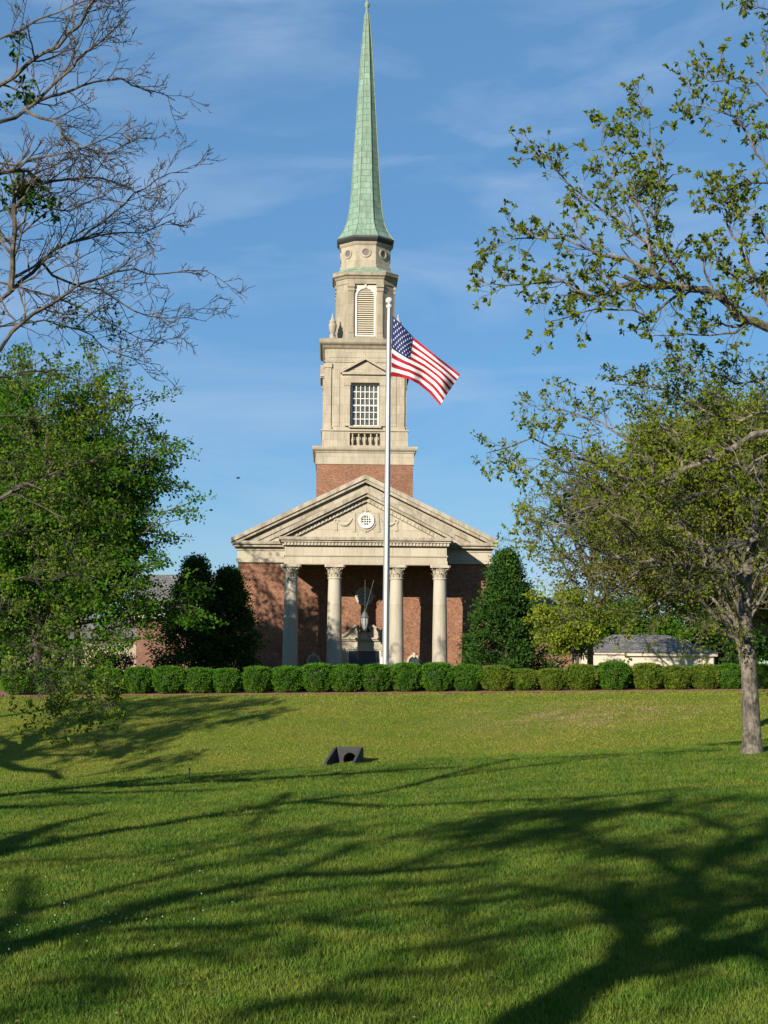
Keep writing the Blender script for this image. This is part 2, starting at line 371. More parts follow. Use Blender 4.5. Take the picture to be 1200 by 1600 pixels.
# mulch bed under the hedge
mb = MB(); xs2 = np.arange(-22, 24.1, .4); v = []
e0 = 56.75 + .12 * np.sin(xs2 * 1.7) + .08 * np.sin(xs2 * 4.1)
for yy in (0, 1, 2): 
    y_ = e0 if yy == 0 else np.full_like(xs2, 59.2 if yy == 1 else 62.5)
    v.append(np.stack([xs2, y_, gz(xs2, y_) + (.015 if yy == 0 else .05)], 1))
n2 = len(xs2); a = np.arange(n2 - 1)
mb.arr(np.vstack(v), np.vstack([np.stack([a + k * n2, a + 1 + k * n2, a + n2 + 1 + k * n2, a + n2 + k * n2], 1) for k in (0, 1)]))
tag(mk('mulch_bed', mb, M['soil'], smooth=True), kind='structure')
# grass blades
def blades(n, y0, y1, h0, h1, wd, pw, side, band=0):
    u = rng.random(n); y = y0 * (y1 / y0) ** (u ** pw); x = (rng.random(n) * 2 - 1) * (.262 * y + side)
    if band: sg = np.sign(x); x = sg * (.262 * y + side + (rng.random(n) ** 1.3) * band)
    z = gz(x, y); h = (h0 + (h1 - h0) * rng.random(n) ** 1.5) * (0.75 + .5 * np.sin(x * 2.1 + np.sin(y * 1.3) * 2) ** 2)
    a = rng.random(n) * math.pi * 2; ww = wd * (.6 + .8 * rng.random(n)) * np.maximum(1, y / 14)
    dx, dy = np.cos(a) * ww, np.sin(a) * ww
    l = rng.normal(0, .45, (n, 2)) * h[:, None]
    v = np.empty((n, 3, 3))
    v[:, 0] = np.stack([x - dx, y - dy, z - .005], 1); v[:, 1] = np.stack([x + dx, y + dy, z - .005], 1)
    v[:, 2] = np.stack([x + l[:, 0], y + l[:, 1], z + h], 1)
    return v.reshape(-1, 3), np.arange(n * 3).reshape(-1, 3)
mb = MB()
mb.arr(*blades(520000, 5.6, 27, .014, .042, .0032, .8, .6))
mb.arr(*blades(330000, 5.0, 27, .014, .042, .0042, .9, .55, 6.0)); mb.arr(*blades(60000, 38, 56.85, .02, .05, .005, 1.0, 2.0, 8.0))
mb.arr(*blades(200000, 38, 56.85, .02, .05, .004, 1.0, 2.0))
nt_f = 900; tyy = 5.8 * (26 / 5.8) ** rng.random(nt_f); txx = (rng.random(nt_f) * 2 - 1) * (.262 * tyy + .6)
k = 34; xx_ = np.repeat(txx, k) + rng.normal(0, .035, nt_f * k) * np.repeat(.5 + rng.random(nt_f), k); yy_ = np.repeat(tyy, k) + rng.normal(0, .035, nt_f * k); hh_ = np.repeat(.03 + .035 * rng.random(nt_f), k) * (.6 + .6 * rng.random(nt_f * k))
an_ = rng.random(nt_f * k) * 6.28; zz_ = gz(xx_, yy_); v = np.empty((nt_f * k, 3, 3)); wv = .0034 * np.maximum(1, yy_ / 14)
v[:, 0] = np.stack([xx_ - np.cos(an_) * wv, yy_ - np.sin(an_) * wv, zz_ - .005], 1); v[:, 1] = np.stack([xx_ + np.cos(an_) * wv, yy_ + np.sin(an_) * wv, zz_ - .005], 1)
v[:, 2] = np.stack([xx_ + rng.normal(0, .02, nt_f * k), yy_ + rng.normal(0, .02, nt_f * k), zz_ + hh_], 1); mb.arr(v.reshape(-1, 3), np.arange(nt_f * k * 3).reshape(-1, 3))
tag(mk('grass', mb, M['blade']), 'short mown green grass blades covering the lawn', 'grass', kind='stuff')
# clover flowers
mb = MB()
for k in range(75):
    px = rnd.gauss(130, 130) if k < 130 else rnd.uniform(0, 1200); py = rnd.gauss(1400, 50) if k < 130 else rnd.uniform(1280, 1560)
    d = P(px, py, 10) - np.array([0, 0, EYE])
    if py < 1250: continue
    Yg = EYE / (-d[2] / 10); x, y = d[0] / 10 * Yg, Yg
    zz = float(gz(x, y)) + rnd.uniform(.03, .042); r = rnd.uniform(.003, .0055)
    mb.arr([(x + r, y, zz), (x, y + r, zz), (x - r, y, zz), (x, y - r, zz), (x, y, zz + r), (x, y, zz - r)],
           [(0, 1, 4), (1, 2, 4), (2, 3, 4), (3, 0, 4), (1, 0, 5), (2, 1, 5), (3, 2, 5), (0, 3, 5)])
tag(mk('clover_flowers', mb, M['white']), 'tiny white clover flowers scattered in the near lawn', 'flowers', kind='stuff')
mb = MB()
for q in range(260):
    y = 6 * (26 / 6) ** rnd.random(); x = rnd.uniform(-1, 1) * (.262 * y + .5); z = float(gz(x, y)) + rnd.uniform(.02, .035); a = rnd.uniform(0, 6.28); r = rnd.uniform(.01, .022)
    ca, sa = math.cos(a) * r, math.sin(a) * r
    mb.arr([(x + ca, y + sa, z), (x - sa * .5, y + ca * .5, z + rnd.uniform(0, .01)), (x - ca, y - sa, z + rnd.uniform(0, .008)), (x + sa * .5, y - ca * .5, z + rnd.uniform(0, .01))], [(0, 1, 2, 3)])
tag(mk('fallen_leaves', mb, mat_plain('dry_leaf', (.20, .12, .05), .9, var=.5)), 'small dry brown leaves scattered over the near lawn', 'leaves', kind='stuff')
# ------------------------------------------------------------------ church
CH = thing('church', 'red brick church with white columned portico and tall green copper steeple', 'church', tuple(P(570, 1085, 100)), math.radians(2))
TY = 8.33      # tower axis (local y)
# walls
mb = MB(); mb.box(-8.5, 8.5, 3.4, 34, -.3, 8.7); mk('brick_wall', mb, M['brick'], CH)
mb = MB(); mb.box(-8.56, 8.56, 3.32, 34.1, 8.7, 9.5); mb.box(-8.62, 8.62, 3.26, 34.1, 9.5, 9.74); mb.box(-8.64, -5.35, 3.24, 3.3, 8.7, 8.95); mb.box(5.35, 8.64, 3.24, 3.3, 8.7, 8.95)
mk('main_entablature', mb, M['lime'], CH)
mb = MB(); mb.box(-8.78, 8.78, 2.95, 34.2, 9.74, 9.92); mb.box(-8.92, 8.92, 2.8, 34.3, 9.92, 10.12); mk('main_cornice', mb, M['lime_w'], CH)
def rake(mb, hx, z0, za, th, y0, y1, x_in=0.0, mi=0):
    """raking band: outer top edge (hx,z0)->(0,za), vertical thickness th"""
    for s in (-1, 1):
        p = [(s * hx, z0), (0, za), (0, za - th), (s * hx, z0 - th)] if s < 0 else [(0, za), (s * hx, z0), (s * hx, z0 - th), (0, za - th)]
        mb.xz(p, y0, y1, mi)
pm = MB()
pm.xz([(-8.5, 10.1), (8.5, 10.1), (0, 14.1)], 3.3, 3.6)
main_ped = mk('main_pediment', pm, M['lime'], CH)
mb = MB(); rake(mb, 8.98, 10.30, 14.66, .30, 2.72, 33.9); rake(mb, 8.9, 10.04, 14.36, .22, 2.84, 3.28)
rake(mb, 8.0, 10.1, 13.98, .34, 3.12, 3.29); rake(mb, 7.4, 10.0, 13.62, .3, 3.2, 3.296)
mk('raking_cornice', mb, M['lime_w'], main_ped)
mb = MB()
for s in (-1, 1):
    mb.ext([(0, 3.7, 14.70), (s * 9.0, 3.7, 10.34), (s * 9.0, 3.7, 10.1), (0, 3.7, 14.4)], (0, 30.5, 0))
mk('nave_roof', mb, M['slate'], CH)
# portico
mb = MB()
mb.box(-5.3, 5.3, -.55, .5, 8.36, 8.62); mb.box(-5.26, 5.26, -.51, .46, 8.62, 8.9); mb.box(-5.33, 5.33, -.58, .5, 8.9, 8.98)
mb.box(-5.25, 5.25, -.5, .46, 8.98, 9.56)
for s in (-1, 1):
    x0, x1 = sorted((s * 4.4, s * 5.3)); mb.box(x0, x1, .5, 3.31, 8.36, 8.62); x0, x1 = sorted((s * 4.44, s * 5.26)); mb.box(x0, x1, .46, 3.31, 8.62, 8.9)
    x0, x1 = sorted((s * 4.4, s * 5.33)); mb.box(x0, x1, .5, 3.22, 8.9, 8.98); x0, x1 = sorted((s * 4.44, s * 5.25)); mb.box(x0, x1, .46, 3.3, 8.98, 9.56)
ent = mk('portico_entablature', mb, M['lime'], CH)
mb = MB(); mb.box(-4.44, 4.44, .46, 3.38, 8.75, 8.85); mk('portico_ceiling', mb, M['cream'], CH)
mb = MB()
k = 0
x = -5.3
while x < 5.3:
    mb.box(x, x + .13, -.76, -.56, 9.6, 9.78); x += .22
y = -.5
while y < 3.0:
    mb.box(5.27, 5.42, y, y + .13, 9.6, 9.78); mb.box(-5.42, -5.27, y, y + .13, 9.6, 9.78); y += .22
mk('dentil_course', mb, M['lime'], ent)
mb = MB(); mb.box(-5.3, 5.3, -.69, 3.2, 9.58, 9.8); mb.box(-5.5, 5.5, -.82, 2.7, 9.8, 9.93); mb.box(-5.66, 5.66, -.94, 2.7, 9.93, 10.13)
mk('portico_cornice', mb, M['lime_w'], CH)
mb = MB(); mb.xz([(-5.2, 10.12), (5.2, 10.12), (0, 12.82)], -.4, 0.0); pp = mk('portico_pediment', mb, M['lime'], CH)
mb = MB(); rake(mb, 5.72, 10.36, 13.26, .26, -.98, 2.8); rake(mb, 5.5, 10.22, 13.0, .2, -.84, -.3); rake(mb, 5.0, 10.2, 12.78, .3, -.56, -.39)
mk('raking_cornice', mb, M['lime_w'], pp)
sl_ = (12.68 - 10.12) / 5.0
for s in (-1, 1):
    mb = MB(); xx = .12
    while xx < 4.5:
        zc = 12.66 - xx * sl_
        mb.ext([(s * xx, -.6, zc), (s * (xx + .14), -.6, zc - .14 * sl_), (s * (xx + .14), -.6, zc - .14 * sl_ - .17), (s * xx, -.6, zc - .17)][:: s], (0, .2, 0)); xx += .24
    mk('raking_dentils', mb, M['lime'], pp)
mb = MB()
for s in (-1, 1): mb.ext([(0, -.9, 13.29), (s * 5.74, -.9, 10.39), (s * 5.74, -.9, 10.2), (0, -.9, 13.0)], (0, 3.65, 0))
mk('portico_roof', mb, M['lime_w'], CH)
# tympanum window + carving
mb = MB(); mb.ring((0, 11.25), .36, .52, -.52, -.39); mb.ring((0, 11.25), .30, .38, -.46, -.39); wf = mk('round_window', mb, M['white'], pp)
mb = MB(); mb.disc((0, 11.25), .32, -.405); mk('glass', mb, M['glass'], wf)
mb = MB()
for q in (-.15, 0, .15):
    h = math.sqrt(.33 ** 2 - q * q); mb.box(q - .022, q + .022, -.45, -.41, 11.25 - h, 11.25 + h); mb.box(-h, h, -.448, -.412, 11.25 + q - .022, 11.25 + q + .022)
mk('muntins', mb, M['white'], wf)
mb = MB()
def ribbon(mb, pts, r, y=-.42, n=6): mb.tube([(a, y, b_) for a, b_ in pts], r, n)
ribbon(mb, [(.62 * math.cos(a), 11.25 + .66 * math.sin(a)) for a in np.linspace(-.2, -math.pi + .2, 14)], [.05] * 14)
for s in (-1, 1):
    mb.ext([(s * .70, -.46, 11.75), (s * .80, -.46, 11.75), (s * .9, -.46, 10.52), (s * .70, -.46, 10.5)][:: s], (0, .08, 0))
    ribbon(mb, [(s * (.9 + 1.0 * u), 11.05 + .28 * (2 * u - 1) ** 2 * (1.6 if u < .5 else .7) - .1) for u in np.linspace(0, 1, 12)], [.04 + .06 * math.sin(math.pi * u) for u in np.linspace(0, 1, 12)])
    mb.ring((s * 1.95, 11.22), .07, .16, -.46, -.39, 14)
    mb.ext([(s * 1.9, -.45, 11.06), (s * 2.02, -.45, 11.06), (s * 2.08, -.45, 10.6), (s * 1.86, -.45, 10.56)][:: s], (0, .08, 0))
    ribbon(mb, [(s * .05, 10.55), (s * .22, 10.64), (s * .40, 10.72)], [.06, .05, .02])
    ribbon(mb, [(s * .04, 11.86), (s * .18, 11.93), (s * .3, 11.86)], [.05, .05, .02])
ribbon(mb, [(0, 10.6), (0, 10.42)], [.07, .02]); ribbon(mb, [(0, 11.8), (0, 11.98), (0, 12.1)], [.06, .06, .02])
mk('carved_garland', mb, M['lime'], pp)
# columns
def column():
    mb = MB(); mb.box(-.66, .66, -.66, .66, 0.0, .16)
    mb.lathe([(.62, .16), (.66, .22), (.66, .30), (.60, .36), (.56, .40), (.56, .44), (.60, .48), (.60, .54), (.54, .58)], n=32)
    prof = []
    for k in range(15):
        u = k / 14; prof.append((.505 - .09 * u ** 1.7, .58 + 6.86 * u))
    mb.lathe(prof, n=32); mb.lathe([(.44, 7.44), (.47, 7.47), (.47, 7.52), (.43, 7.55)], n=32)
    o = mk('column', mb, M['col'], CH, smooth=True)
    cp = MB(); cp.lathe([(.40, 7.52), (.41, 7.7), (.42, 7.95), (.47, 8.1), (.56, 8.2)], n=32)
    for tier, (r, z0, h, w_) in enumerate(((.42, 7.54, .32, .13), (.43, 7.76, .36, .12))):
        for q in range(8):
            a = (q + tier * .5) * math.pi / 4; e = np.array([math.cos(a), math.sin(a)]); tn = np.array([-e[1], e[0]])
            pr = [(r, z0), (r + .03, z0 + h * .5), (r + .07, z0 + h * .85), (r + .14, z0 + h), (r + .17, z0 + h * .86)]
            wd = [w_, w_ * 1.05, w_ * .8, w_ * .6, w_ * .25]; v = []
            for (rr, z), ww in zip(pr, wd):
                for sgn in (-1, 0, 1):
                    q_ = e * (rr + (.02 if sgn == 0 else 0)) + tn * ww * sgn; v.append((q_[0], q_[1], z))
            cp.arr(v, [(k * 3 + c_, k * 3 + c_ + 1, k * 3 + c_ + 4, k * 3 + c_ + 3) for k in range(4) for c_ in (0, 1)])
    for q in range(4):
        a = math.pi / 4 + q * math.pi / 2; e = np.array([math.cos(a), math.sin(a)])
        cp.tube([(*(e * .44), 7.95), (*(e * .56), 8.12), (*(e * .68), 8.2), (*(e * .72), 8.12), (*(e * .66), 8.08)], [.05, .05, .05, .04, .03], 6)
    pl = []
    for q in range(4):
        a = math.pi / 4 + q * math.pi / 2; b_ = a + math.pi / 4
        pl += [(.86 * math.cos(a - .09), .86 * math.sin(a - .09)), (.86 * math.cos(a + .09), .86 * math.sin(a + .09)), (.56 * math.cos(b_), .56 * math.sin(b_))]
    cp.plan([(pl, 8.2), (pl, 8.36)])
    c_ = mk('capital', cp, M['lime'], o)
    return o
c0 = column()
for k, x in enumerate((-4.85, -2.01, 2.01, 4.85)):
    if k == 0: o = c0
    else:
        o = c0.copy(); C.objects.link(o); o.parent = CH
        d = c0.children[0].copy(); C.objects.link(d); d.parent = o
    o.location = (x, 0, 0)
mb = MB(); mb.box(-6.0, 6.0, -1.2, 3.39, -.3, -.004); mb.box(-6.3, 6.3, -1.6, -1.2, -.3, -.15); mk('porch_floor', mb, M['lime'], CH)
# door and its surround
mb = MB()
for s in (-1, 1):
    x0, x1 = sorted((s * 1.12, s * 1.5)); mb.box(x0, x1, 3.12, 3.4, 0, 2.9); x0, x1 = sorted((s * 1.18, s * 1.44)); mb.box(x0, x1, 3.07, 3.12, .3, 2.8)
mb.box(-1.5, 1.5, 3.12, 3.4, 2.9, 3.12); mb.box(-1.46, 1.46, 3.15, 3.4, 3.12, 3.5); mb.box(-1.58, 1.58, 3.0, 3.4, 3.5, 3.6); mb.box(-1.66, 1.66, 2.9, 3.4, 3.6, 3.7)
ds = mk('door_surround', mb, M['lime'], CH)
mb = MB()
mb.xz([(-1.45, 3.7), (1.45, 3.7), (.8, 4.05), (-.8, 4.05)], 3.2, 3.4)
for s in (-1, 1):
    pts = [(1.55, 3.76), (1.3, 3.86), (1.05, 4.05), (.85, 4.3), (.62, 4.48), (.42, 4.46), (.34, 4.32), (.4, 4.2), (.5, 4.22)]
    mb.tube([(s * a, 3.08, b_) for a, b_ in pts], [.1, .1, .09, .09, .09, .09, .08, .07, .05], 8)
    mb.xz([(s * a, b_) for a, b_ in ((1.5, 3.7), (1.05, 4.0), (.8, 4.3), (.55, 4.42), (.4, 4.05), (.3, 3.7))][:: s], 3.14, 3.3)
mb.box(-.2, .2, 3.0, 3.3, 3.7, 4.05); mb.lathe([(.1, 4.05), (.2, 4.2), (.22, 4.4), (.1, 4.55), (.13, 4.6), (.04, 4.8)], (0, 3.12), 12)
mk('swan_neck_pediment', mb, M['lime'], ds)
mb = MB()
for s in (-1, 1):
    x0, x1 = sorted((s * 1.03, s * 1.12)); mb.box(x0, x1, 3.2, 3.4, 0, 2.9)
mb.box(-1.03, 1.03, 3.2, 3.4, 2.82, 2.9); mk('door_frame', mb, M['white'], ds)
for s in (-1, 1):
    mb = MB(); x0, x1 = sorted((s * .01, s * 1.03)); mb.box(x0, x1, 3.32, 3.4, 0, 2.82)
    for z0, z1 in ((.2, .9), (1.0, 1.8), (1.9, 2.65)):
        a0, a1 = sorted((s * .15, s * .9)); mb.box(a0, a1, 3.29, 3.32, z0, z1)
    d = mk('door', mb, M['door'], CH)
    mb = MB(); mb.sphere((s * .1, 3.27, 1.15), .04); mk('handle', mb, M['iron'], d)
# oculus
mb = MB(); mb.ring((0, 6.47), .44, .62, 3.22, 3.4); mb.ring((0, 6.47), .40, .46, 3.33, 3.4)
for a in range(4):
    an = a * math.pi / 2; mb.box(*sorted((.55 * math.cos(an) - .08, .68 * math.cos(an) + .08)), 3.26, 3.4, *sorted((6.47 + .55 * math.sin(an) - .08, 6.47 + .68 * math.sin(an) + .08)))
oc = mk('oculus_window', mb, M['lime'], CH)
mb = MB(); mb.disc((0, 6.47), .42, 3.36); mk('glass', mb, M['glass'], oc)
mb = MB()
for q in range(4):
    a = q * math.pi / 4; e = (math.cos(a) * .41, math.sin(a) * .41); mb.tube([(-e[0], 3.35, 6.47 - e[1]), (e[0], 3.35, 6.47 + e[1])], .015, 5)
mb.ring((0, 6.47), .14, .17, 3.335, 3.355); mk('muntins', mb, M['lime'], oc)
for s in (-1, 1):
    mb = MB(); cx = s * 3.35; mb.ring((cx, 2.12), .34, .48, 3.27, 3.4, 20, 0, math.pi); mb.box(cx - .48, cx - .34, 3.27, 3.4, .9, 2.12); mb.box(cx + .34, cx + .48, 3.27, 3.4, .9, 2.12)
    mb.box(cx - .52, cx + .52, 3.2, 3.4, .78, .9); mb.xz([(cx - .06, 2.4), (cx + .06, 2.4), (cx + .1, 2.72), (cx - .1, 2.72)], 3.22, 3.4)
    aw = mk('arched_window', mb, M['lime'], CH)
    mb = MB(); mb.poly([(cx + .34 * math.cos(a), 3.37, 2.12 + .34 * math.sin(a)) for a in np.linspace(0, math.pi, 14)] + [(cx - .34, 3.37, .9), (cx + .34, 3.37, .9)]); mk('glass', mb, M['glass'], aw)
# tower
mb = MB(); mb.box(-3.33, 3.33, TY - 3.33, TY + 3.33, 8, 15.62); mk('tower_brick_base', mb, M['brick'], CH)
def sq(h): return [(-h, TY - h), (h, TY - h), (h, TY + h), (-h, TY + h)]
mb = MB(); mb.plan([(sq(3.39), 15.62), (sq(3.39), 16.4), (sq(3.44), 16.42), (sq(3.46), 16.5), (sq(3.58), 16.6), (sq(3.62), 16.7), (sq(3.62), 16.84), (sq(3.3), 16.9)]); mk('tower_band', mb, M['lime_t'], CH)
mb = MB()
hw, win_h = 2.78, (18.36, 21.35)
def rot(mb, k): return mb.rotz(k * math.pi / 2, (0, TY))
F = TY - hw
def side_wall(mb):
    mb.box(-hw, -1.0, F, F + .45, 18.1, 23.2); mb.box(1.0, hw - .452, F, F + .45, 18.1, 23.2)
    mb.box(-1.0, 1.0, F, F + .45, 18.1, 18.36); mb.box(-1.0, 1.0, F, F + .45, 21.35, 23.2)
st_ = MB()
for k in range(4):
    q = MB(); side_wall(q)
    # corner pilasters and sunk panels
    for s in (-1, 1):
        a0, a1 = sorted((s * 2.36, s * 2.74)); q.box(a0, a1, F - .09, F, 18.3, 22.7); q.box(a0 - .05, a1 + .05, F - .14, F, 22.45, 22.75); q.box(a0 - .04, a1 + .04, F - .13, F, 18.1, 18.3)
        a0, a1 = sorted((s * 1.78, s * 2.18)); q.box(a0, a1, F - .04, F, 18.35, 22.3)
    q.box(-2.5, 2.5, F - .05, F, 23.28 - .1, 23.76)
    rot(q, k); st_.V += q.V; st_.F += [f + st_.n for f in q.F]; st_.M += q.M; st_.n += q.n
st_.plan([(sq(2.84), 22.85), (sq(2.84), 23.0), (sq(2.8), 23.02), (sq(2.8), 23.78)])
mk('window_stage_wall', st_, M['lime_t'], CH)
mb = MB(); mb.plan([(sq(2.84), 23.78), (sq(2.92), 23.86), (sq(3.0), 24.0), (sq(3.14), 24.1), (sq(3.2), 24.2), (sq(3.2), 24.42), (sq(3.0), 24.5)]); mk('tower_cornice', mb, M['lime_b'], CH)
mb = MB(); mb.box(-2.2, 2.2, TY - 2.2, TY + 2.2, 18.2, 22.8); mk('tower_core', mb, M['dark'], CH)
for k in (0, 1, 3, 2):
    q = MB()
    for s in (-1, 1):
        a0, a1 = sorted((s * 1.04, s * 1.42)); q.box(a0, a1, F - .16, F, 18.36, 21.2); q.box(a0 - .04, a1 + .04, F - .2, F, 21.2, 21.4)
    q.box(-1.5, 1.5, F - .18, F, 21.4, 21.95); q.box(-1.62, 1.62, F - .34, F, 21.95, 22.1); q.xz([(-1.45, 22.1), (1.45, 22.1), (0, 22.95)], F - .12, F)
    rake(q, 1.72, 22.2, 23.16, .16, F - .36, F); q.xz([(-.35, 22.1), (.35, 22.1), (.15, 22.35), (-.15, 22.35)], F - .22, F - .1)
    q.box(-1.12, 1.12, F - .2, F + .4, 18.24, 18.36)
    rot(q, k); wn = mk('tower_window', q, M['lime_t'], CH)
    q = MB(); q.box(-.98, .98, F + .28, F + .3, 18.37, 21.34); rot(q, k); mk('glass', q, M['glass_t'], wn)
    q = MB()
    for j in range(7):
        x = -.88 + j * 1.86 / 6 if 0 else -.92 + j * 1.84 / 6; ww = .05 if j in (0, 6) else .028; q.box(x - ww, x + ww, F + .2, F + .27, 18.37, 21.34)
    for j in range(7):
        z = 18.42 + j * (2.87) / 6; ww = .05 if j in (0, 3, 6) else .028; q.box(-.95, .95, F + .21, F + .262, z - ww, z + ww)
    rot(q, k); mk('window_frame', q, M['white'], wn)
# balcony stage
B = TY - 2.98
q = MB()
for k in range(4):
    r = MB()
    for s in (-1, 1):
        a0, a1 = sorted((s * 1.05, s * 2.2)); r.box(a0, a1, B + .02, B + .4, 16.88, 17.98)
    r.box(-1.05, 1.05, B + .05, B + .35, 16.88, 17.0); r.box(-1.05, 1.05, B + .04, B + .38, 17.86, 17.98)
    r.box(-2.98, -2.2, B, B + .78, 16.88, 17.98)
    rot(r, k); q.V += r.V; q.F += [f + q.n for f in r.F]; q.M += r.M; q.n += r.n
q.box(-2.5, 2.5, TY - 2.5, TY + 2.5, 16.88, 17.98)
q.plan([(sq(3.03), 17.98), (sq(3.05), 18.04), (sq(3.03), 18.1)])
bal = mk('balcony', q, M['lime_t'], CH)
bp = MB(); bp.lathe([(.07, 17.0), (.07, 17.06), (.045, 17.1), (.09, 17.28), (.10, 17.38), (.05, 17.6), (.045, 17.7), (.075, 17.8), (.07, 17.86)], n=10)
b0 = None
for k in range(4):
    for x in np.linspace(-.84, .84, 5):
        if b0 is None: b0 = o = mk('baluster', bp, M['lime_t'], bal, smooth=True)
        else: o = b0.copy(); C.objects.link(o); o.parent = bal
        a = k * math.pi / 2; yy = B + .2 - TY
        o.location = (x * math.cos(a) - yy * math.sin(a), TY + x * math.sin(a) + yy * math.cos(a), 0)
# belfry
def oct_(h, c): return [(-c, TY - h), (c, TY - h), (h, TY - c), (h, TY + c), (c, TY + h), (-c, TY + h), (-h, TY + c), (-h, TY - c)]
BF = TY - 2.05
mb = MB()
mb.plan([(oct_(2.1, 1.27), 24.46), (oct_(2.1, 1.27), 24.8), (oct_(1.6, .9), 24.82), (oct_(1.6, .9), 28.6), (oct_(2.05, 1.24), 28.62), (oct_(2.05, 1.24), 28.95)])
for k in range(4):
    r = MB()
    for s in (-1, 1):
        a0, a1 = sorted((s * .80, s * 1.24)); r.box(a0, a1, BF - .02, BF + .5, 24.8, 28.45); r.box(a0 - .02, a1 + .03, BF - .08, BF + .1, 28.1, 28.3); r.box(a0 - .04, a1 + .05, BF - .1, BF + .1, 28.38, 28.6); r.box(a0 + .04, a1 - .04, BF - .05, BF, 25.1, 28.0)
    # diagonal face
    e0, e1 = np.array([1.24, BF - TY]), np.array([2.05, -1.24]); 
    r.ext([(1.22, BF, 24.8), (2.05, TY - 1.22, 24.8), (1.75, TY - .95, 24.8), (.95, BF + .3, 24.8)], (0, 0, 3.82))
    rot(r, k); mb.V += r.V; mb.F += [f + mb.n for f in r.F]; mb.M += r.M; mb.n += r.n
mk('belfry_wall', mb, M['lime_b'], CH)
mb = MB(); mb.plan([(oct_(2.08, 1.26), 28.62), (oct_(2.08, 1.26), 28.95), (oct_(2.14, 1.3), 29.0), (oct_(2.2, 1.34), 29.12), (oct_(2.32, 1.4), 29.2), (oct_(2.34, 1.42), 29.42)]); mk('belfry_cornice', mb, M['lime_b'], CH)
mb = MB(); mb.plan([(oct_(2.35, 1.43), 29.42), (oct_(2.3, 1.38), 29.5), (oct_(1.95, .9), 29.72), (oct_(1.8, .76), 29.9)]); mk('copper_ledge', mb, M['copper_pl'], CH)
for k in range(4):
    q = MB(); arc = [(.68 * math.cos(a), 27.73 + .68 * math.sin(a)) for a in np.linspace(0, math.pi, 17)]
    # spandrel panel around the arch
    outer = [(.80, 28.6)] + [(-.80, 28.6)]
    for i in range(16):
        (x0, z0), (x1, z1) = arc[i], arc[i + 1]; 
        q.xz([(x0, z0), (x0, 28.55), (x1, 28.55), (x1, z1)], BF + .12, BF + .3)
    q.box(-.8, -.68, BF + .12, BF + .3, 24.8, 28.55); q.box(.68, .8, BF + .12, BF + .3, 24.8, 28.55); q.box(-.07, .07, BF + .02, BF + .12, 28.35, 28.6)
    rot(q, k); lo = mk('louver_opening', q, M['cream'], CH)
    q = MB(); q.ring((0, 27.73), .60, .72, BF + .06, BF + .2, 16, 0, math.pi); q.box(-.72, -.60, BF + .06, BF + .2, 24.98, 27.73); q.box(.60, .72, BF + .06, BF + .2, 24.98, 27.73); q.box(-.72, .72, BF + .05, BF + .2, 24.86, 24.98)
    rot(q, k); mk('frame', q, M['white'], lo)
    q = MB(); z = 25.04
    while z < 28.25:
        hwid = .6 if z < 27.73 else math.sqrt(max(.01, .6 ** 2 - (z - 27.73) ** 2)); 
        q.ext([(-hwid, BF + .09, z), (-hwid, BF + .24, z + .12), (-hwid, BF + .25, z + .15), (-hwid, BF + .1, z + .03)], (2 * hwid, 0, 0)); z += .152
    rot(q, k); mk('louver_slats', q, M['cream'], lo)
up = MB(); up.lathe([(.22, 24.46), (.22, 24.7), (.12, 24.75), (.1, 24.9), (.2, 25.05), (.27, 25.35), (.29, 25.6), (.2, 25.72), (.24, 25.78), (.24, 25.84), (.14, 25.95), (.1, 26.1), (.05, 26.2), (.07, 26.28), (.02, 26.4)], n=14)
u0 = None
for sx, sy in ((-1, -1), (1, -1), (1, 1), (-1, 1)):
    if u0 is None: u0 = o = mk('urn', up, M['lime_t'], CH, smooth=True)
    else: o = u0.copy(); C.objects.link(o); o.parent = CH
    o.location = (sx * 2.3, TY + sy * 2.3, 0)
# drum
def ro(ap): return oct_(ap, ap * math.tan(math.pi / 8))
mb = MB(); mb.plan([(ro(1.8), 29.8), (ro(1.8), 30.1), (ro(1.73), 30.14), (ro(1.73), 31.55)]); dr = mk('drum_wall', mb, M['lime_t'], CH)
mb = MB(); mb.plan([(ro(1.74), 31.5), (ro(1.8), 31.58), (ro(1.84), 31.68), (ro(1.86), 31.74)]); mk('drum_moulding', mb, M['lime_t'], CH)
mb = MB(); mb.plan([(ro(1.85), 31.74), (ro(1.98), 31.9), (ro(2.03), 32.0), (ro(2.03), 32.14)]); mk('eaves_gutter', mb, M['copper_dark'], CH)
for k in range(8):
    q = MB(); y0 = TY - 1.73; q.ring((0, 30.98), .25, .36, y0 - .07, y0 + .05, 22); q.rotz(k * math.pi / 4, (0, TY)); rw = mk('round_louver', q, M['lime_t'], dr)
    # grey weathered glazing
M['gg'] = mat_plain('grey_glazing', (.14, .12, .105), .5)
for k in range(8):
    q = MB(); q.disc((0, 30.98), .26, TY - 1.745, 22); q.rotz(k * math.pi / 4, (0, TY)); mk('louver_glazing', q, M['gg'], dr)
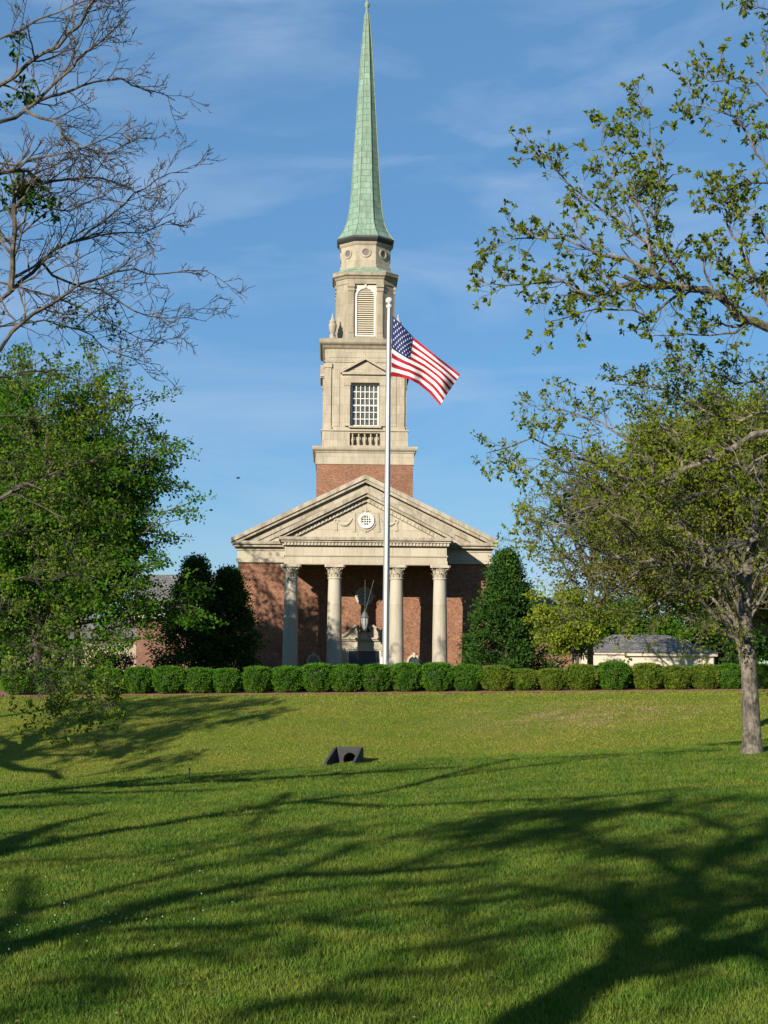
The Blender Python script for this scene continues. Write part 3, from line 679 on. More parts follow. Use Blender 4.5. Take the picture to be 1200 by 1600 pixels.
# spire
prof = [(2.04, 32.13), (1.98, 32.18), (1.70, 32.55), (1.50, 32.95), (1.33, 33.45), (1.20, 34.1), (1.12, 34.8), (1.03, 35.8), (.89, 38.2), (.74, 40.6), (.60, 43.0), (.45, 45.3), (.30, 47.5), (.15, 49.2), (.09, 49.5)]
mb = MB(); mb.plan([(ro(a), z) for a, z in prof]); spire = mk('spire', mb, M['copper'], CH)
mb = MB()
for i in range(8):
    pts = [(*ro(a + .012)[i], z) for a, z in prof[:-1]]; mb.tube(pts, [.028] * len(pts), 5)
mk('hip_rolls', mb, M['copper_pl'], spire)
mb = MB(); mb.lathe([(.09, 49.45), (.14, 49.5), (.07, 49.6), (.09, 49.68), (.17, 49.8), (.19, 49.92), (.16, 50.05), (.08, 50.14), (.06, 50.3), (.10, 50.36), (.05, 50.42), (.045, 51.1), (.01, 51.4)], (0, TY), 14)
mk('finial', mb, M['copper_pl'], spire, smooth=True)
# wings of the church
def wing(x0, x1, y0, y1, ze, zr, nm):
    mb = MB(); mb.box(x0, x1, y0, y1, -.3, ze); w_ = mk('wing_wall', mb, M['brick_far'], CH)
    mb = MB(); ym = (y0 + y1) / 2
    mb.ext([(x0 - .3, y0 - .4, ze), (x0 - .3, ym, zr), (x0 - .3, y1 + .4, ze)], (x1 - x0 + .6, 0, 0)); mk('wing_roof', mb, M['slate'], w_)
    mb = MB(); mb.box(x0 - .32, x1 + .32, y0 - .42, y0 - .1, ze - .35, ze - .003); mk('eaves_board', mb, M['cream'], w_)
    return w_
wl = wing(-15.9, -8.5, 9, 17, 5.4, 8.35, 'l'); wr = wing(8.5, 14.9, 9, 17, 4.2, 6.9, 'r')
mb = MB(); mb.box(-20.5, -15.9, 10.5, 16, -.3, 3.6); mk('side_porch', mb, M['lime_b'], CH)
mb = MB(); mb.ext([(-20.8, 10.1, 3.6), (-20.8, 13.2, 5.2), (-20.8, 16.3, 3.6)], (4.88, 0, 0)); mk('side_porch_roof', mb, M['slate'], CH)
# hanging porch lantern
LO = thing('porch_lantern', 'grey iron lantern hanging on a long chain in front of the church door', 'lantern', (0, 0, 0))
LO.parent = None
from mathutils import Euler
def cl(x, y, z):
    v = Matrix.Rotation(math.radians(2), 4, 'Z') @ Vector((x, y, z)) + CH.location; return v
LO.location = cl(0, 1.3, 4.25); LO.rotation_euler = (0, 0, math.radians(2))
mb = MB(); mb.lathe([(.10, .0), (.14, .06), (.22, .35), (.25, .72)], n=8, mi=0); body = mk('lamp_glass', mb, M['lampglass'], LO)
mb = MB()
for q in range(8):
    a = q * math.pi / 4; mb.tube([(.11 * math.cos(a), .11 * math.sin(a), .0), (.235 * math.cos(a), .235 * math.sin(a), .36), (.262 * math.cos(a), .262 * math.sin(a), .74)], .016, 5)
mb.lathe([(.02, -.14), (.06, -.1), (.13, -.02), (.12, .02)], n=8); mb.lathe([(.29, .72), (.30, .78), (.2, .98), (.12, 1.12), (.06, 1.16), (.08, 1.24), (.02, 1.3)], n=8); mk('lantern_frame', mb, M['iron'], LO)
mb = MB(); z = 1.28; k = 0
mb.tube([(0, 0, 1.25), (0, 0, 4.5)], .014, 5)
while z < 4.45:
    a = (k % 2) * math.pi / 2; mb.tube([(.03 * math.cos(a), .03 * math.sin(a), z), (0, 0, z + .05), (-.03 * math.cos(a), -.03 * math.sin(a), z)], .012, 4); z += .12; k += 1
mb.lathe([(.06, 4.2), (.12, 4.45), (.12, 4.5)], n=10); mk('chain', mb, M['iron'], LO)
mb = MB(); mb.tube([(.04, 0, 1.2), (.47, 0, 2.85), (.9, 0, 4.5)], .018, 5); mk('stay_cable', mb, M['iron'], LO)
# ------------------------------------------------------------------ pavilion at right
PV = thing('pavilion', 'low cream colonnaded pavilion with a grey hipped slate roof right of the church', 'pavilion', (18.2, 106, -.63))
mb = MB(); mb.box(-4.6, 4.6, 0, 5, 1.95, 2.7); mb.box(-1.4, 4.35, -.7, 0, 1.9, 2.6); mb.box(-4.8, 4.8, -.15, 5.2, 2.7, 2.82); mb.box(-1.6, 4.6, -.9, -.15, 2.6, 2.8); mk('fascia_beam', mb, M['cream'], PV)
mb = MB()
mb.plan([([(-4.9, -.2), (4.95, -.2), (4.95, 5.3), (-4.9, 5.3)], 2.82), ([(-2.0, 2.5), (1.8, 2.5), (1.8, 2.6), (-2.0, 2.6)], 4.1)])
mb.plan([([(-1.7, -1.0), (4.8, -1.0), (4.8, 3), (-1.7, 3)], 2.83), ([(-.2, .9), (1.6, .9), (1.6, 1.5), (-.2, 1.5)], 3.85)]); mk('pavilion_roof', mb, M['slate'], PV)
mb = MB(); mb.lathe([(.24, 0), (.24, .12), (.18, .16), (.16, 1.6), (.2, 1.66), (.26, 1.78), (.26, 1.92)], n=16)
p0 = None
for x in (-1.1, .5, 2.6, 4.1):
    if p0 is None: p0 = o = mk('post', mb, M['white'], PV, smooth=True)
    else: o = p0.copy(); C.objects.link(o); o.parent = PV
    o.location = (x, -.4, 0)
mb = MB(); mb.box(-4.0, 4.2, 4.6, 4.9, 0, 1.95); mk('back_wall', mb, M['brick_far'], PV)
BW = MB(); BW.box(0, 16, 0, .4, -1, 1.75); BW.box(-.05, 16.05, -.05, .45, 1.75, 1.87); bw = mk('brick_garden_wall', BW, M['brick_far']); bw.location = (23.6, 104, -.6)
tag(bw, 'red brick garden wall behind the grey tree trunk at far right', 'wall')
# ------------------------------------------------------------------ flagpole, flag
pb = P(602.5, 1045, 65); pt = P(608, 481, 65); pbz = float(gz(pb[0], 65)); base = np.array([pb[0] - .01, 65, pbz])
FP = thing('flagpole', 'tall silver flagpole with a ball on top behind the hedge', 'flagpole', tuple(base))
top = pt - base; mb = MB(); mb.tube([top * u for u in np.linspace(0, 1, 9)], [.145 - .055 * u ** 1.6 for u in np.linspace(0, 1, 9)], 20); mb.lathe([(.34, -.05), (.34, .06), (.24, .1), (.2, .3)], n=20); mk('pole', mb, M['steel'], FP, smooth=True)
mb = MB(); mb.lathe([(.10, top[2] - .02), (.13, top[2] + .02), (.13, top[2] + .12), (.06, top[2] + .14), (.05, top[2] + .2)], (top[0], top[1]), 14); mb.sphere((top[0], top[1], top[2] + .31), .155, 18, 12); mk('finial', mb, M['ball'], FP, smooth=True)
mb = MB(); 
hx = np.array([.02, -.2, 0])
mb.tube([hx + np.array([0, 0, 1.3]), top * .5 + hx * .8 + np.array([.02, 0, 0]), top + hx * .6], .012, 5); mk('halyard', mb, M['white'], FP)
mb = MB(); mb.box(-.22, -.12, -.1, .06, 1.15, 1.45); mk('cleat_box', mb, M['white'], FP)
TU = [0, .2, .4, .6, .8, 1]
TT = [(613.5, 493), (629, 509), (646, 527), (671, 547), (696, 567), (718, 585)]
TB = [(611.5, 588), (624, 589), (638, 592), (654, 600), (672, 615), (688, 634)]
def flagp(u, v):
    tx = np.interp(u, TU, [p[0] for p in TT]); ty = np.interp(u, TU, [p[1] for p in TT])
    bx = np.interp(u, TU, [p[0] for p in TB]); by = np.interp(u, TU, [p[1] for p in TB])
    vv = v + .03 * math.sin(2.2 * math.pi * u) * math.sin(math.pi * v)
    px = tx + (bx - tx) * vv; py = ty + (by - ty) * vv - 2.0 * math.sin(math.pi * v) * u
    px += 2.0 * math.sin(7.5 * u + 2.5 * v) * u * math.sin(math.pi * min(1, .15 + v * .85)) 
    dep = 65 - .24 * math.sin(12 * u - 4.2 * v) * (.2 + .8 * u) - .06 * math.sin(21 * u + 5 * v) * u + .5 * u - .12
    return P(px, py, dep)
fl = MB(); NU, NV = 60, 52; v = [flagp(i / NU, j / NV) for j in range(NV + 1) for i in range(NU + 1)]; fs = {0: [], 1: [], 2: []}
for j in range(NV):
    for i in range(NU):
        stripe = j * 13 // NV; mi = 2 if (i < NU * .4 and stripe < 7) else (0 if stripe % 2 == 0 else 1)
        a = j * (NU + 1) + i; fs[mi].append((a, a + 1, a + NU + 2, a + NU + 1))
off = fl.n
fl.arr(v, fs[0], 0); fl.V.append(np.zeros((0, 3)));
for mi in (1, 2): fl.F.append(np.array(fs[mi])); fl.M.append(np.full(len(fs[mi]), mi))
def starpoly(cu, cv, sgn):
    pts = []
    for k in range(10):
        r = .021 if k % 2 == 0 else .009; a = math.pi / 2 + k * math.pi / 5
        u_, v_ = cu + r * math.cos(a) * .62, cv - r * math.sin(a) * 1.15
        p0_ = flagp(u_, v_); e = .004; n_ = np.cross(flagp(u_ + e, v_) - p0_, flagp(u_, v_ + e) - p0_); n_ /= np.linalg.norm(n_)
        pts.append(p0_ + n_ * sgn * .012)
    c_ = np.mean(pts, axis=0)
    fl.arr([c_] + pts, [(0, 1 + k, 1 + (k + 1) % 10) for k in range(10)], 1)
for r_ in range(9):
    nc = 6 if r_ % 2 == 0 else 5
    for c_ in range(nc):
        cu = .4 * ((c_ * 2 + 1 + (r_ % 2)) / 12); cv = 7 / 13 * ((r_ + 1) / 10)
        for sgn in (-1, 1): starpoly(cu, cv, sgn)
fo = mk('flag', fl, [M['flag_red'], M['flag_white'], M['flag_blue']], smooth=True)
tag(fo, 'red white and blue American flag blowing from the top of the pole', 'flag')
# ------------------------------------------------------------------ storm drain and stake
dp = P(537, 1193, 44); dz = float(gz(dp[0], 44))
SDN_S = .86
SDN = thing('storm_drain', 'dark concrete storm drain outlet set in the grassy bank', 'drain', (dp[0], 44, dz + .02), math.radians(-14))
mb = MB()
# headwall face with a real round hole and a pipe behind it
cx, cz, pr_ = .10, .13, .225; na = 32
def edge_pt(a):
    c_, s_ = math.cos(a), math.sin(a); x0, x1, z0, z1 = -.36, .42, -.2, .48
    tt = min([v_ for v_ in (((x1 - cx) / c_) if c_ > 1e-6 else 9, ((x0 - cx) / c_) if c_ < -1e-6 else 9, ((z1 - cz) / s_) if s_ > 1e-6 else 9, ((z0 - cz) / s_) if s_ < -1e-6 else 9)])
    return cx + c_ * tt, cz + s_ * tt
angs = sorted([2 * math.pi * i / na for i in range(na)] + [math.atan2(z_ - cz, x_ - cx) % (2 * math.pi) for x_ in (-.36, .42) for z_ in (-.2, .48)]); m_ = len(angs); v = []
for a in angs:
    e = edge_pt(a); v += [(e[0], .42, e[1]), (cx + pr_ * math.cos(a), .42, cz + pr_ * math.sin(a)), (cx + pr_ * math.cos(a), 1.1, cz + pr_ * math.sin(a))]
mb.arr(v, [(i * 3, ((i + 1) % m_) * 3, ((i + 1) % m_) * 3 + 1, i * 3 + 1) for i in range(m_)] + [(i * 3 + 1, ((i + 1) % m_) * 3 + 1, ((i + 1) % m_) * 3 + 2, i * 3 + 2) for i in range(m_)])
mb.box(-.40, .46, .421, .56, .481, .53)
for s, xo in ((-1, -.36), (1, .42)):
    f_ = xo + (-.10 if s < 0 else -.02)
    mb.ext([(xo, .62, -.16), (xo, .62, .52), (xo, .40, .53), (f_, -.42, .08), (f_, -.42, -.16)], (s * .085, 0, 0))
mb.ring((cx, cz), .225, .26, .395, .44, 24)
mk('headwall', mb, M['concrete'], SDN)
mb = MB(); mb.disc((cx, cz), .225, 1.0, 20); mb.box(-.45, .41, -.40, .41, -.2, -.05); mk('pipe_shade_fill', mb, M['dark'], SDN); SDN.scale = (SDN_S,) * 3  # black end disc and floor slab stand in for shade inside the drain
q = P(296, 1206, 24.5); zz = float(gz(q[0], 24.5)); mb = MB(); mb.tube([(q[0], 24.5, zz - .05), (q[0] + .003, 24.5, zz + .19)], .008, 6); mb.box(q[0] - .012, q[0] + .014, 24.49, 24.51, zz + .15, zz + .19)
tag(mk('marker_stake', mb, M['wood']), 'thin dark stake standing in the grass at the crest left of the drain', 'stake')
# bird
bp_ = P(372, 747, 80); mb = MB(); mb.sphere((0, 0, 0), .05, 8, 6); mb.tube([(-.12, 0, 0), (0, 0, .01), (.09, 0, .02), (.12, 0, .02)], [.01, .045, .03, .005], 8)
mb.arr([(-.03, 0, .02), (.04, 0, .02), (.0, .17, .08), (-.05, .16, .08)], [(0, 1, 2, 3)]); mb.arr([(-.03, 0, .02), (.04, 0, .02), (.0, -.17, .05), (-.05, -.16, .05)], [(0, 3, 2, 1)])
bo = mk('bird', mb, M['wood']); bo.location = tuple(bp_); tag(bo, 'tiny dark bird flying in the sky left of the church tower', 'bird')
# ------------------------------------------------------------------ foliage engine
def unit(v): v = np.asarray(v, float); return v / (np.linalg.norm(v, axis=-1, keepdims=True) + 1e-9)
def leaves(mb, c, d, L, W, mi=0):
    """diamond leaves at c pointing along d"""
    n = len(c); d = unit(d); r = unit(rng.normal(size=(n, 3))); s = unit(np.cross(d, r))
    L = np.broadcast_to(L, (n,))[:, None]; W = np.broadcast_to(W, (n,))[:, None]
    v = np.stack([c, c + d * L * .45 + s * W * .5, c + d * L, c + d * L * .45 - s * W * .5], 1)
    mb.arr(v.reshape(-1, 3), np.arange(n * 4).reshape(-1, 4), mi)
def bez(a, c, b, n):
    t_ = np.linspace(0, 1, n)[:, None]; return (1 - t_) ** 2 * a + 2 * t_ * (1 - t_) * c + t_ ** 2 * b
def side_branches(br, poly, rad, n, ln, level, tips, ang=(.5, 1.0), up=.15, spread=(.15, 1.0), wob=.16, rfac=.55, flat=1.0, ratio=.5, cnt=(6, 5, 4), minr=.0028, ld=None):
    poly = np.asarray(poly, float); k = len(poly); rad = np.asarray(rad, float)
    for q in range(n):
        u = spread[0] + (spread[1] - spread[0]) * (q + rnd.random()) / n; f = min(u * (k - 1), k - 1.001); i = int(f); fr = f - i
        p = poly[i] * (1 - fr) + poly[i + 1] * fr; r = (rad[i] * (1 - fr) + rad[i + 1] * fr)
        tg = unit(poly[i + 1] - poly[i]); ax = unit(rng.normal(size=3)); pr = unit(np.cross(tg, ax)); pr[1] *= flat; pr = unit(pr)
        a = rnd.uniform(*ang); d = unit(tg * math.cos(a) + pr * math.sin(a) + np.array([0, 0, up]))
        l = ln * rnd.uniform(.55, 1.25) * (1.15 - .45 * u); seg = 5 if level > 0 else 3
        pts = [p]
        for s_ in range(seg):
            d = unit(d + rng.normal(size=3) * wob + np.array([0, 0, up * .35])); pts.append(pts[-1] + d * l / seg)
        r0 = max(minr, min(r * .8, r * rfac + .001)); rr = np.linspace(r0, max(minr * .7, r0 * .45), len(pts))
        br.tube(pts, rr, 5 if r0 > .012 else 3, cap=False)
        if level > 0:
            side_branches(br, pts, rr, cnt[len(cnt) - level] if level <= len(cnt) else 4, l * ratio, level - 1, tips, ang, up, (.2, 1.0), wob, rfac, flat, ratio, cnt, minr)
        tips.append((pts[-1], unit(pts[-1] - pts[-2])))
def clusters(mb, tips, prob, nl, L, jit=.0, droop=.25):
    sel = [t_ for t_ in tips if rnd.random() < prob]
    if not sel: return
    c = np.repeat(np.array([t_[0] for t_ in sel]), nl, 0); d = np.repeat(np.array([t_[1] for t_ in sel]), nl, 0)
    n = len(c); dd = unit(d * .5 + unit(rng.normal(size=(n, 3))) + np.array([0, 0, -droop])); sz = L * (.6 + .7 * rng.random(n))
    leaves(mb, c + rng.normal(size=(n, 3)) * jit, dd, sz, sz * .55)
LIMBS = []
def guided(px, r0, r1, trunk=None):
    pts = np.array([P(*p) for p in px])
    if trunk is None and LIMBS:
        al = np.vstack(LIMBS); q_ = al[np.argmin(np.linalg.norm(al - pts[0], axis=1))]
        if np.linalg.norm(q_ - pts[0]) < 1.2: pts = np.vstack([q_[None], pts[1:]]) if np.linalg.norm(q_ - pts[0]) < .5 else np.vstack([q_[None], pts])
    if trunk is not None: pts = np.vstack([np.array(trunk)[None], (np.array(trunk) * .4 + pts[0] * .6 + np.array([0, 0, .1]))[None], pts])
    # densify with a little wobble
    out_ = [pts[0]]; 
    for a, b_ in zip(pts[:-1], pts[1:]):
        m_ = (a + b_) / 2 + rng.normal(size=3) * np.linalg.norm(b_ - a) * .05; out_ += [m_, b_]
    out_ = np.array(out_)
    tt_ = np.linspace(0, len(out_) - 1, len(out_) * 8); LIMBS.append(np.stack([np.interp(tt_, np.arange(len(out_)), out_[:, c_]) for c_ in range(3)], 1))
    rr = r0 + (r1 - r0) * np.linspace(0, 1, len(out_)) ** .8
    return out_, rr
def trunk_mesh(base, top, r0, r1, flare=1.5, n=16, wob=.05):
    mb = MB(); k = 10; t_ = np.linspace(0, 1, k)[:, None]; pts = base + (top - base) * t_; pts[1:-1] += rng.normal(size=(k - 2, 3)) * wob * np.array([1, 1, 0])
    rr = r0 + (r1 - r0) * t_[:, 0]; rr[0] *= flare; pts[0, 2] -= .12; rr[1] *= 1.04
    mb.tube(pts, rr, n); return mb
# ---- left bare tree overhanging the frame
def dd_(lst, d0, d1=None): 
    d1 = d0 if d1 is None else d1; n = len(lst); return [(x, y, d0 + (d1 - d0) * i / max(1, n - 1)) for i, (x, y) in enumerate(lst)]
TL = thing('bare_tree', 'nearly leafless tree reaching bare grey branches in from the upper left', 'tree', (-8.6, 17.5, float(gz(-8.6, 17.5))))
TLo = np.array(TL.location); br = MB(); tips = []
tb = np.array([-8.6, 17.5, float(gz(-8.6, 17.5))])
LIMBS.clear()
L = [([(0, 190), (45, 168), (80, 150), (115, 140), (147, 128), (189, 122), (227, 140), (273, 157)], 17, 19, .032, .006, 5.6),
     ([(0, 133), (45, 98), (91, 73), (126, 38), (147, 0), (160, -60)], 17.5, 16.5, .035, .012, 5.4),
     ([(0, 270), (42, 266), (66, 287), (105, 280), (157, 278), (196, 290)], 16.5, 17.5, .04, .007, 4.9),
     ([(0, 469), (35, 437), (70, 406), (105, 381), (140, 360), (182, 329), (210, 301), (245, 280), (294, 269)], 17, 18.5, .032, .005, 3.6),
     ([(0, 546), (52, 490), (105, 458), (157, 434), (210, 420), (262, 427), (325, 423)], 16.5, 18, .035, .005, 3.2),
     ([(0, 441), (52, 455), (105, 472), (157, 500), (210, 525), (245, 535)], 18, 18.5, .02, .004, 4.0),
     ([(0, 510), (70, 500), (122, 514), (157, 539), (196, 556), (250, 570)], 18.3, 19, .018, .004, 3.3),
     ([(60, 160), (115, 105), (140, 77), (164, 59), (203, 14)], 17.3, 16.8, .02, .006, None),
     ([(45, 170), (84, 189), (98, 210), (122, 227), (122, 245), (105, 270)], 17.2, 17, .02, .008, None),
     ([(5, 437), (20, 390), (22, 330), (30, 290)], 17, 16.8, .04, .02, None),
     ([(0, 255), (52, 248), (122, 234), (164, 217), (200, 192)], 17, 17.4, .022, .006, 4.9),
     ([(105, 375), (157, 367), (224, 364), (270, 343)], 17.7, 18.2, .015, .005, None),
     ([(60, 430), (105, 440), (157, 452), (210, 486), (259, 497), (322, 502)], 17.6, 18.3, .018, .004, None),
     ([(0, 60), (60, 30), (120, 6), (180, -20)], 18, 18, .02, .008, 5.6),
     ([(0, 330), (50, 318), (110, 330), (150, 310), (200, 318)], 17.5, 18.5, .016, .005, 4.4),
     ([(0, 380), (50, 350), (95, 320), (130, 290), (170, 240), (220, 215)], 18, 18.6, .018, .005, 4.0)]
for lst, d0, d1, r0, r1, tz in L:
    tr = None if tz is None else tb + np.array([.15, 0, tz])
    pts, rr = guided(dd_(lst, d0, d1), r0, r1, tr)
    br.tube(pts, rr, 7, cap=False)
    side_branches(br, pts, rr, int(9 + len(lst)), .64, 2, tips, up=.10, wob=.15, spread=(.25 if tz else .05, 1), rfac=.5, flat=.8, ratio=.5, cnt=(5, 3), minr=.0046)
lf = MB(); near_px = [(35, 85, 42), (25, 150, 38), (35, 305, 40), (75, 325, 22)]
def pxof(p):
    c_ = NR.T @ (np.array(p) - np.array([0, 0, EYE])); return 600 + FPX * c_[0] / -c_[2], 800 - FPX * c_[1] / -c_[2]
lt = []
for p, d in tips:
    a, b_ = pxof(p)
    if any(math.hypot(a - cx, (b_ - cy) * 1.3) < r for cx, cy, r in near_px): lt.append((p, d))
clusters(lf, lt, .3, 7, .08, .03, droop=.6)
clusters(lf, [t_ for t_ in tips if pxof(t_[0])[1] > 470 and pxof(t_[0])[0] < 190], .3, 4, .05)
mk('trunk', trunk_mesh(tb, tb + np.array([.1, .1, 6.3]), .26, .09), M['bark_gray'], None).parent = TL
mk('branches', br, M['bark_pale'], TL); mk('leaf_sprays', lf, M['leaf_dark'], TL)
for ch in TL.children: ch.matrix_parent_inverse = Matrix.Translation(-TL.location)
def finish(o):
    for ch in o.children: ch.matrix_parent_inverse = Matrix.Translation(-o.location)
# ---- left small tree with sparse young leaves
tb = np.array([-9.4, 24.0, float(gz(-9.4, 24.0))])
T = thing('sapling_leaf_tree', 'sparse tree with tiny yellow green leaves drooping at the left edge', 'tree', tuple(tb)); T.name = 'young_tree'
br = MB(); tips = []
LIMBS.clear()
L = [([(0, 780), (36, 760), (60, 748), (112, 728), (160, 716), (208, 684)], 23, 24, .055, .01, 2.2),
     ([(0, 708), (52, 720), (88, 732), (140, 760)], 23, 24, .02, .006, 2.8), ([(0, 590), (24, 584), (80, 582), (140, 600), (185, 620)], 22, 23, .02, .006, 3.3),
     ([(0, 912), (80, 908), (140, 900), (190, 920)], 23, 24.5, .018, .005, 1.6), ([(0, 960), (48, 980), (100, 1020), (150, 1032)], 22.5, 23.5, .022, .005, 1.4),
     ([(0, 1050), (60, 1060), (120, 1078), (150, 1095)], 21, 22, .018, .004, 1.2), ([(0, 1000), (50, 1030), (90, 1085), (125, 1105)], 20.5, 22, .018, .004, 1.3),
     ([(0, 650), (60, 655), (110, 640), (170, 655)], 23, 24, .018, .005, 3.0), ([(0, 840), (60, 830), (120, 845), (180, 830)], 23.5, 24.5, .02, .005, 1.9)]
for lst, d0, d1, r0, r1, tz in L:
    pts, rr = guided(dd_(lst, d0, d1), r0, r1, tb + np.array([.1, 0, tz])); br.tube(pts, rr, 7, cap=False)
    side_branches(br, pts, rr, 19, .78, 2, tips, up=0.0, wob=.2, spread=(.3, 1), rfac=.4, flat=.8, ratio=.55, cnt=(4, 3), minr=.003)
lf = MB(); clusters(lf, tips, .75, 6, .062, .03)
mk('trunk', trunk_mesh(tb, tb + np.array([.1, 0, 4.6]), .17, .05), M['bark_gray'], T); mk('branches', br, M['bark_pale'], T); mk('crown', lf, M['leaf_young'], T); finish(T)
# ---- right oak limbs entering from beyond the right edge
tb = np.array([8.4, 21.0, float(gz(8.4, 21.0))])
T = thing('oak_tree', 'spreading oak with tufted young leaves leaning in from the upper right', 'tree', tuple(tb)); br = MB(); tips = []
LIMBS.clear()
L = [([(1200, 512), (1152, 496), (1140, 476), (1104, 452), (1060, 448), (1000, 448), (976, 432)], 20.5, 19.5, .085, .03, 3.9, 9),
     ([(1060, 448), (1024, 432), (1016, 400), (996, 316), (990, 280)], 19.7, 19.2, .035, .008, None, 9),
     ([(1068, 468), (1048, 408), (1024, 352), (1024, 304), (1052, 272)], 19.8, 20.6, .035, .008, None, 9),
     ([(1072, 472), (1016, 496), (960, 484), (908, 488), (852, 504)], 19.8, 19, .022, .005, None, 9),
     ([(1000, 448), (944, 460), (928, 464), (880, 440), (820, 444), (772, 444)], 19.5, 18.8, .028, .005, None, 12),
     ([(1016, 432), (944, 400), (880, 372), (820, 372), (784, 380)], 19.5, 19.3, .028, .005, None, 11),
     ([(1000, 380), (976, 352), (920, 312), (868, 264), (836, 224)], 19.4, 19.8, .024, .005, None, 11),
     ([(1000, 330), (960, 280), (940, 230), (950, 200)], 19.3, 20, .016, .005, None, 8),
     ([(1030, 330), (1030, 250), (1015, 190), (1000, 160)], 20, 20.4, .014, .005, None, 7),
     ([(1200, 286), (1160, 288), (1128, 298), (1100, 290)], 20.5, 20.2, .025, .006, 5.2, 6),
     ([(1200, 260), (1172, 216), (1152, 184), (1104, 168), (1070, 164)], 20.5, 20.3, .026, .005, 5.6, 10),
     ([(1200, 476), (1160, 396), (1144, 368), (1136, 332), (1128, 316)], 20.4, 20.6, .04, .008, 4.2, 9),
     ([(1200, 150), (1160, 120), (1110, 128), (1080, 110)], 20.8, 20.6, .018, .005, 6.4, 7),
     ([(1210, 20), (1185, 12), (1165, 14)], 20.8, 20.6, .012, .005, 7.2, 4), ([(1200, 120), (1190, 90), (1196, 60)], 20.6, 20.9, .012, .004, 7.0, 4),
     ([(1200, 430), (1170, 440), (1130, 420), (1100, 400)], 21, 21.4, .03, .008, 4.4, 9),
     ([(1200, 380), (1180, 340), (1160, 320)], 21, 21.4, .02, .008, 4.8, 7),
     ([(1190, 505), (1150, 520), (1110, 524), (1060, 520), (1020, 524)], 20.2, 19.8, .02, .005, None, 8),
     ([(1200, 675), (1159, 692), (1072, 732), (1032, 754), (980, 749), (927, 723), (831, 684), (760, 708)], 20.8, 19.5, .07, .005, 2.9, 16),
     ([(1200, 710), (1164, 736), (1137, 723), (1090, 715)], 20.5, 20, .03, .008, 2.8, 7),
     ([(1200, 644), (1159, 657), (1115, 649), (1076, 631), (1028, 605), (960, 600)], 21, 21.5, .03, .006, 3.1, 12),
     ([(1000, 750), (960, 780), (900, 800), (860, 830), (820, 835)], 19.9, 19.8, .02, .004, None, 11),
     ([(1032, 754), (1000, 700), (940, 660), (880, 640), (840, 640)], 20.1, 20.4, .02, .004, None, 11),
     ([(1072, 732), (1060, 680), (1030, 650), (1000, 610)], 20.3, 20.7, .02, .005, None, 9),
     ([(960, 748), (900, 740), (850, 720), (810, 740)], 19.7, 19.5, .015, .004, None, 9),
     ([(1200, 600), (1150, 600), (1100, 580), (1060, 570)], 21.5, 22, .02, .006, 3.4, 9)]
for lst, d0, d1, r0, r1, tz, nb in L:
    tr = None if tz is None else tb + np.array([-.1, 0, tz])
    pts, rr = guided(dd_(lst, d0, d1), r0, r1, tr); br.tube(pts, rr, 8, cap=False)
    side_branches(br, pts, rr, int(nb * 2.1), .50, 1, tips, up=.12, wob=.26, spread=(.3 if tz else .06, 1), rfac=.42, flat=.9, ratio=.5, cnt=(5,), minr=.0034)
lf = MB(); clusters(lf, [t_ for t_ in tips if pxof(t_[0])[1] < 545], .85, 9, .068, .006); clusters(lf, [t_ for t_ in tips if pxof(t_[0])[1] >= 545], .9, 9, .058, .02)
tkp = np.array([tb + np.array([.05 * math.sin(z_), .1 * z_ / 8, z_]) for z_ in np.linspace(1.8, 9.6, 9)])
for z_, a_ in ((2.6, .3), (3.2, 1.4), (3.6, -.7), (4.2, .1), (4.6, 2.0), (5.2, -.3), (5.8, .9), (6.4, .2), (7.0, 1.7), (7.5, -.6)):
    s0 = tb + np.array([0, 0, z_]); d0 = np.array([math.cos(a_), math.sin(a_), .35]); bp2 = bez(s0, s0 + d0 * 1.6, s0 + d0 * 3.2 + np.array([0, 0, .5]), 8); rr2 = np.linspace(.07, .012, 8)
    br.tube(bp2, rr2, 7, cap=False); t2 = []; side_branches(br, bp2, rr2, 16, .8, 1, t2, up=.12, wob=.25, spread=(.2, 1), cnt=(5,), minr=.004); clusters(lf, t2, .9, 8, .075, .02)
mk('trunk', trunk_mesh(tb, tb + np.array([0, .1, 9.8]), .3, .02), M['bark_gray'], T); pass
mk('branches', br, M['bark_gray'], T); mk('crown', lf, M['leaf_oak'], T); finish(T)
# ---- right tree whose trunk stands in the picture
b_ = P(1175, 1170, 23); tb = np.array([b_[0], 23.0, float(gz(b_[0], 23.0))])
T = thing('young_oak_tree', 'grey barked tree standing on the lawn at the right edge', 'tree', tuple(tb)); T.name = 'lawn_tree'
mb = MB(); tpx = [(1175, 1172, 23), (1175, 1150, 23), (1173, 1110, 23), (1171, 1060, 23), (1168, 1010, 23), (1164, 960, 23), (1166, 905, 23), (1175, 850, 23.2), (1182, 790, 23.3)]
pts = np.array([P(*p) for p in tpx]); pts[0, 2] -= .06; pts[0:2, 2] += tb[2] - P(1175, 1170, 23)[2]
mb.tube(pts, [.19, .140, .128, .118, .112, .10, .085, .06, .045], 18); mk('trunk', mb, M['bark_gray'], T, smooth=True)
br = MB(); tips = []
LIMBS.clear(); LIMBS.append(np.stack([np.interp(np.linspace(0, 8, 90), np.arange(9), pts[:, c_]) for c_ in range(3)], 1))
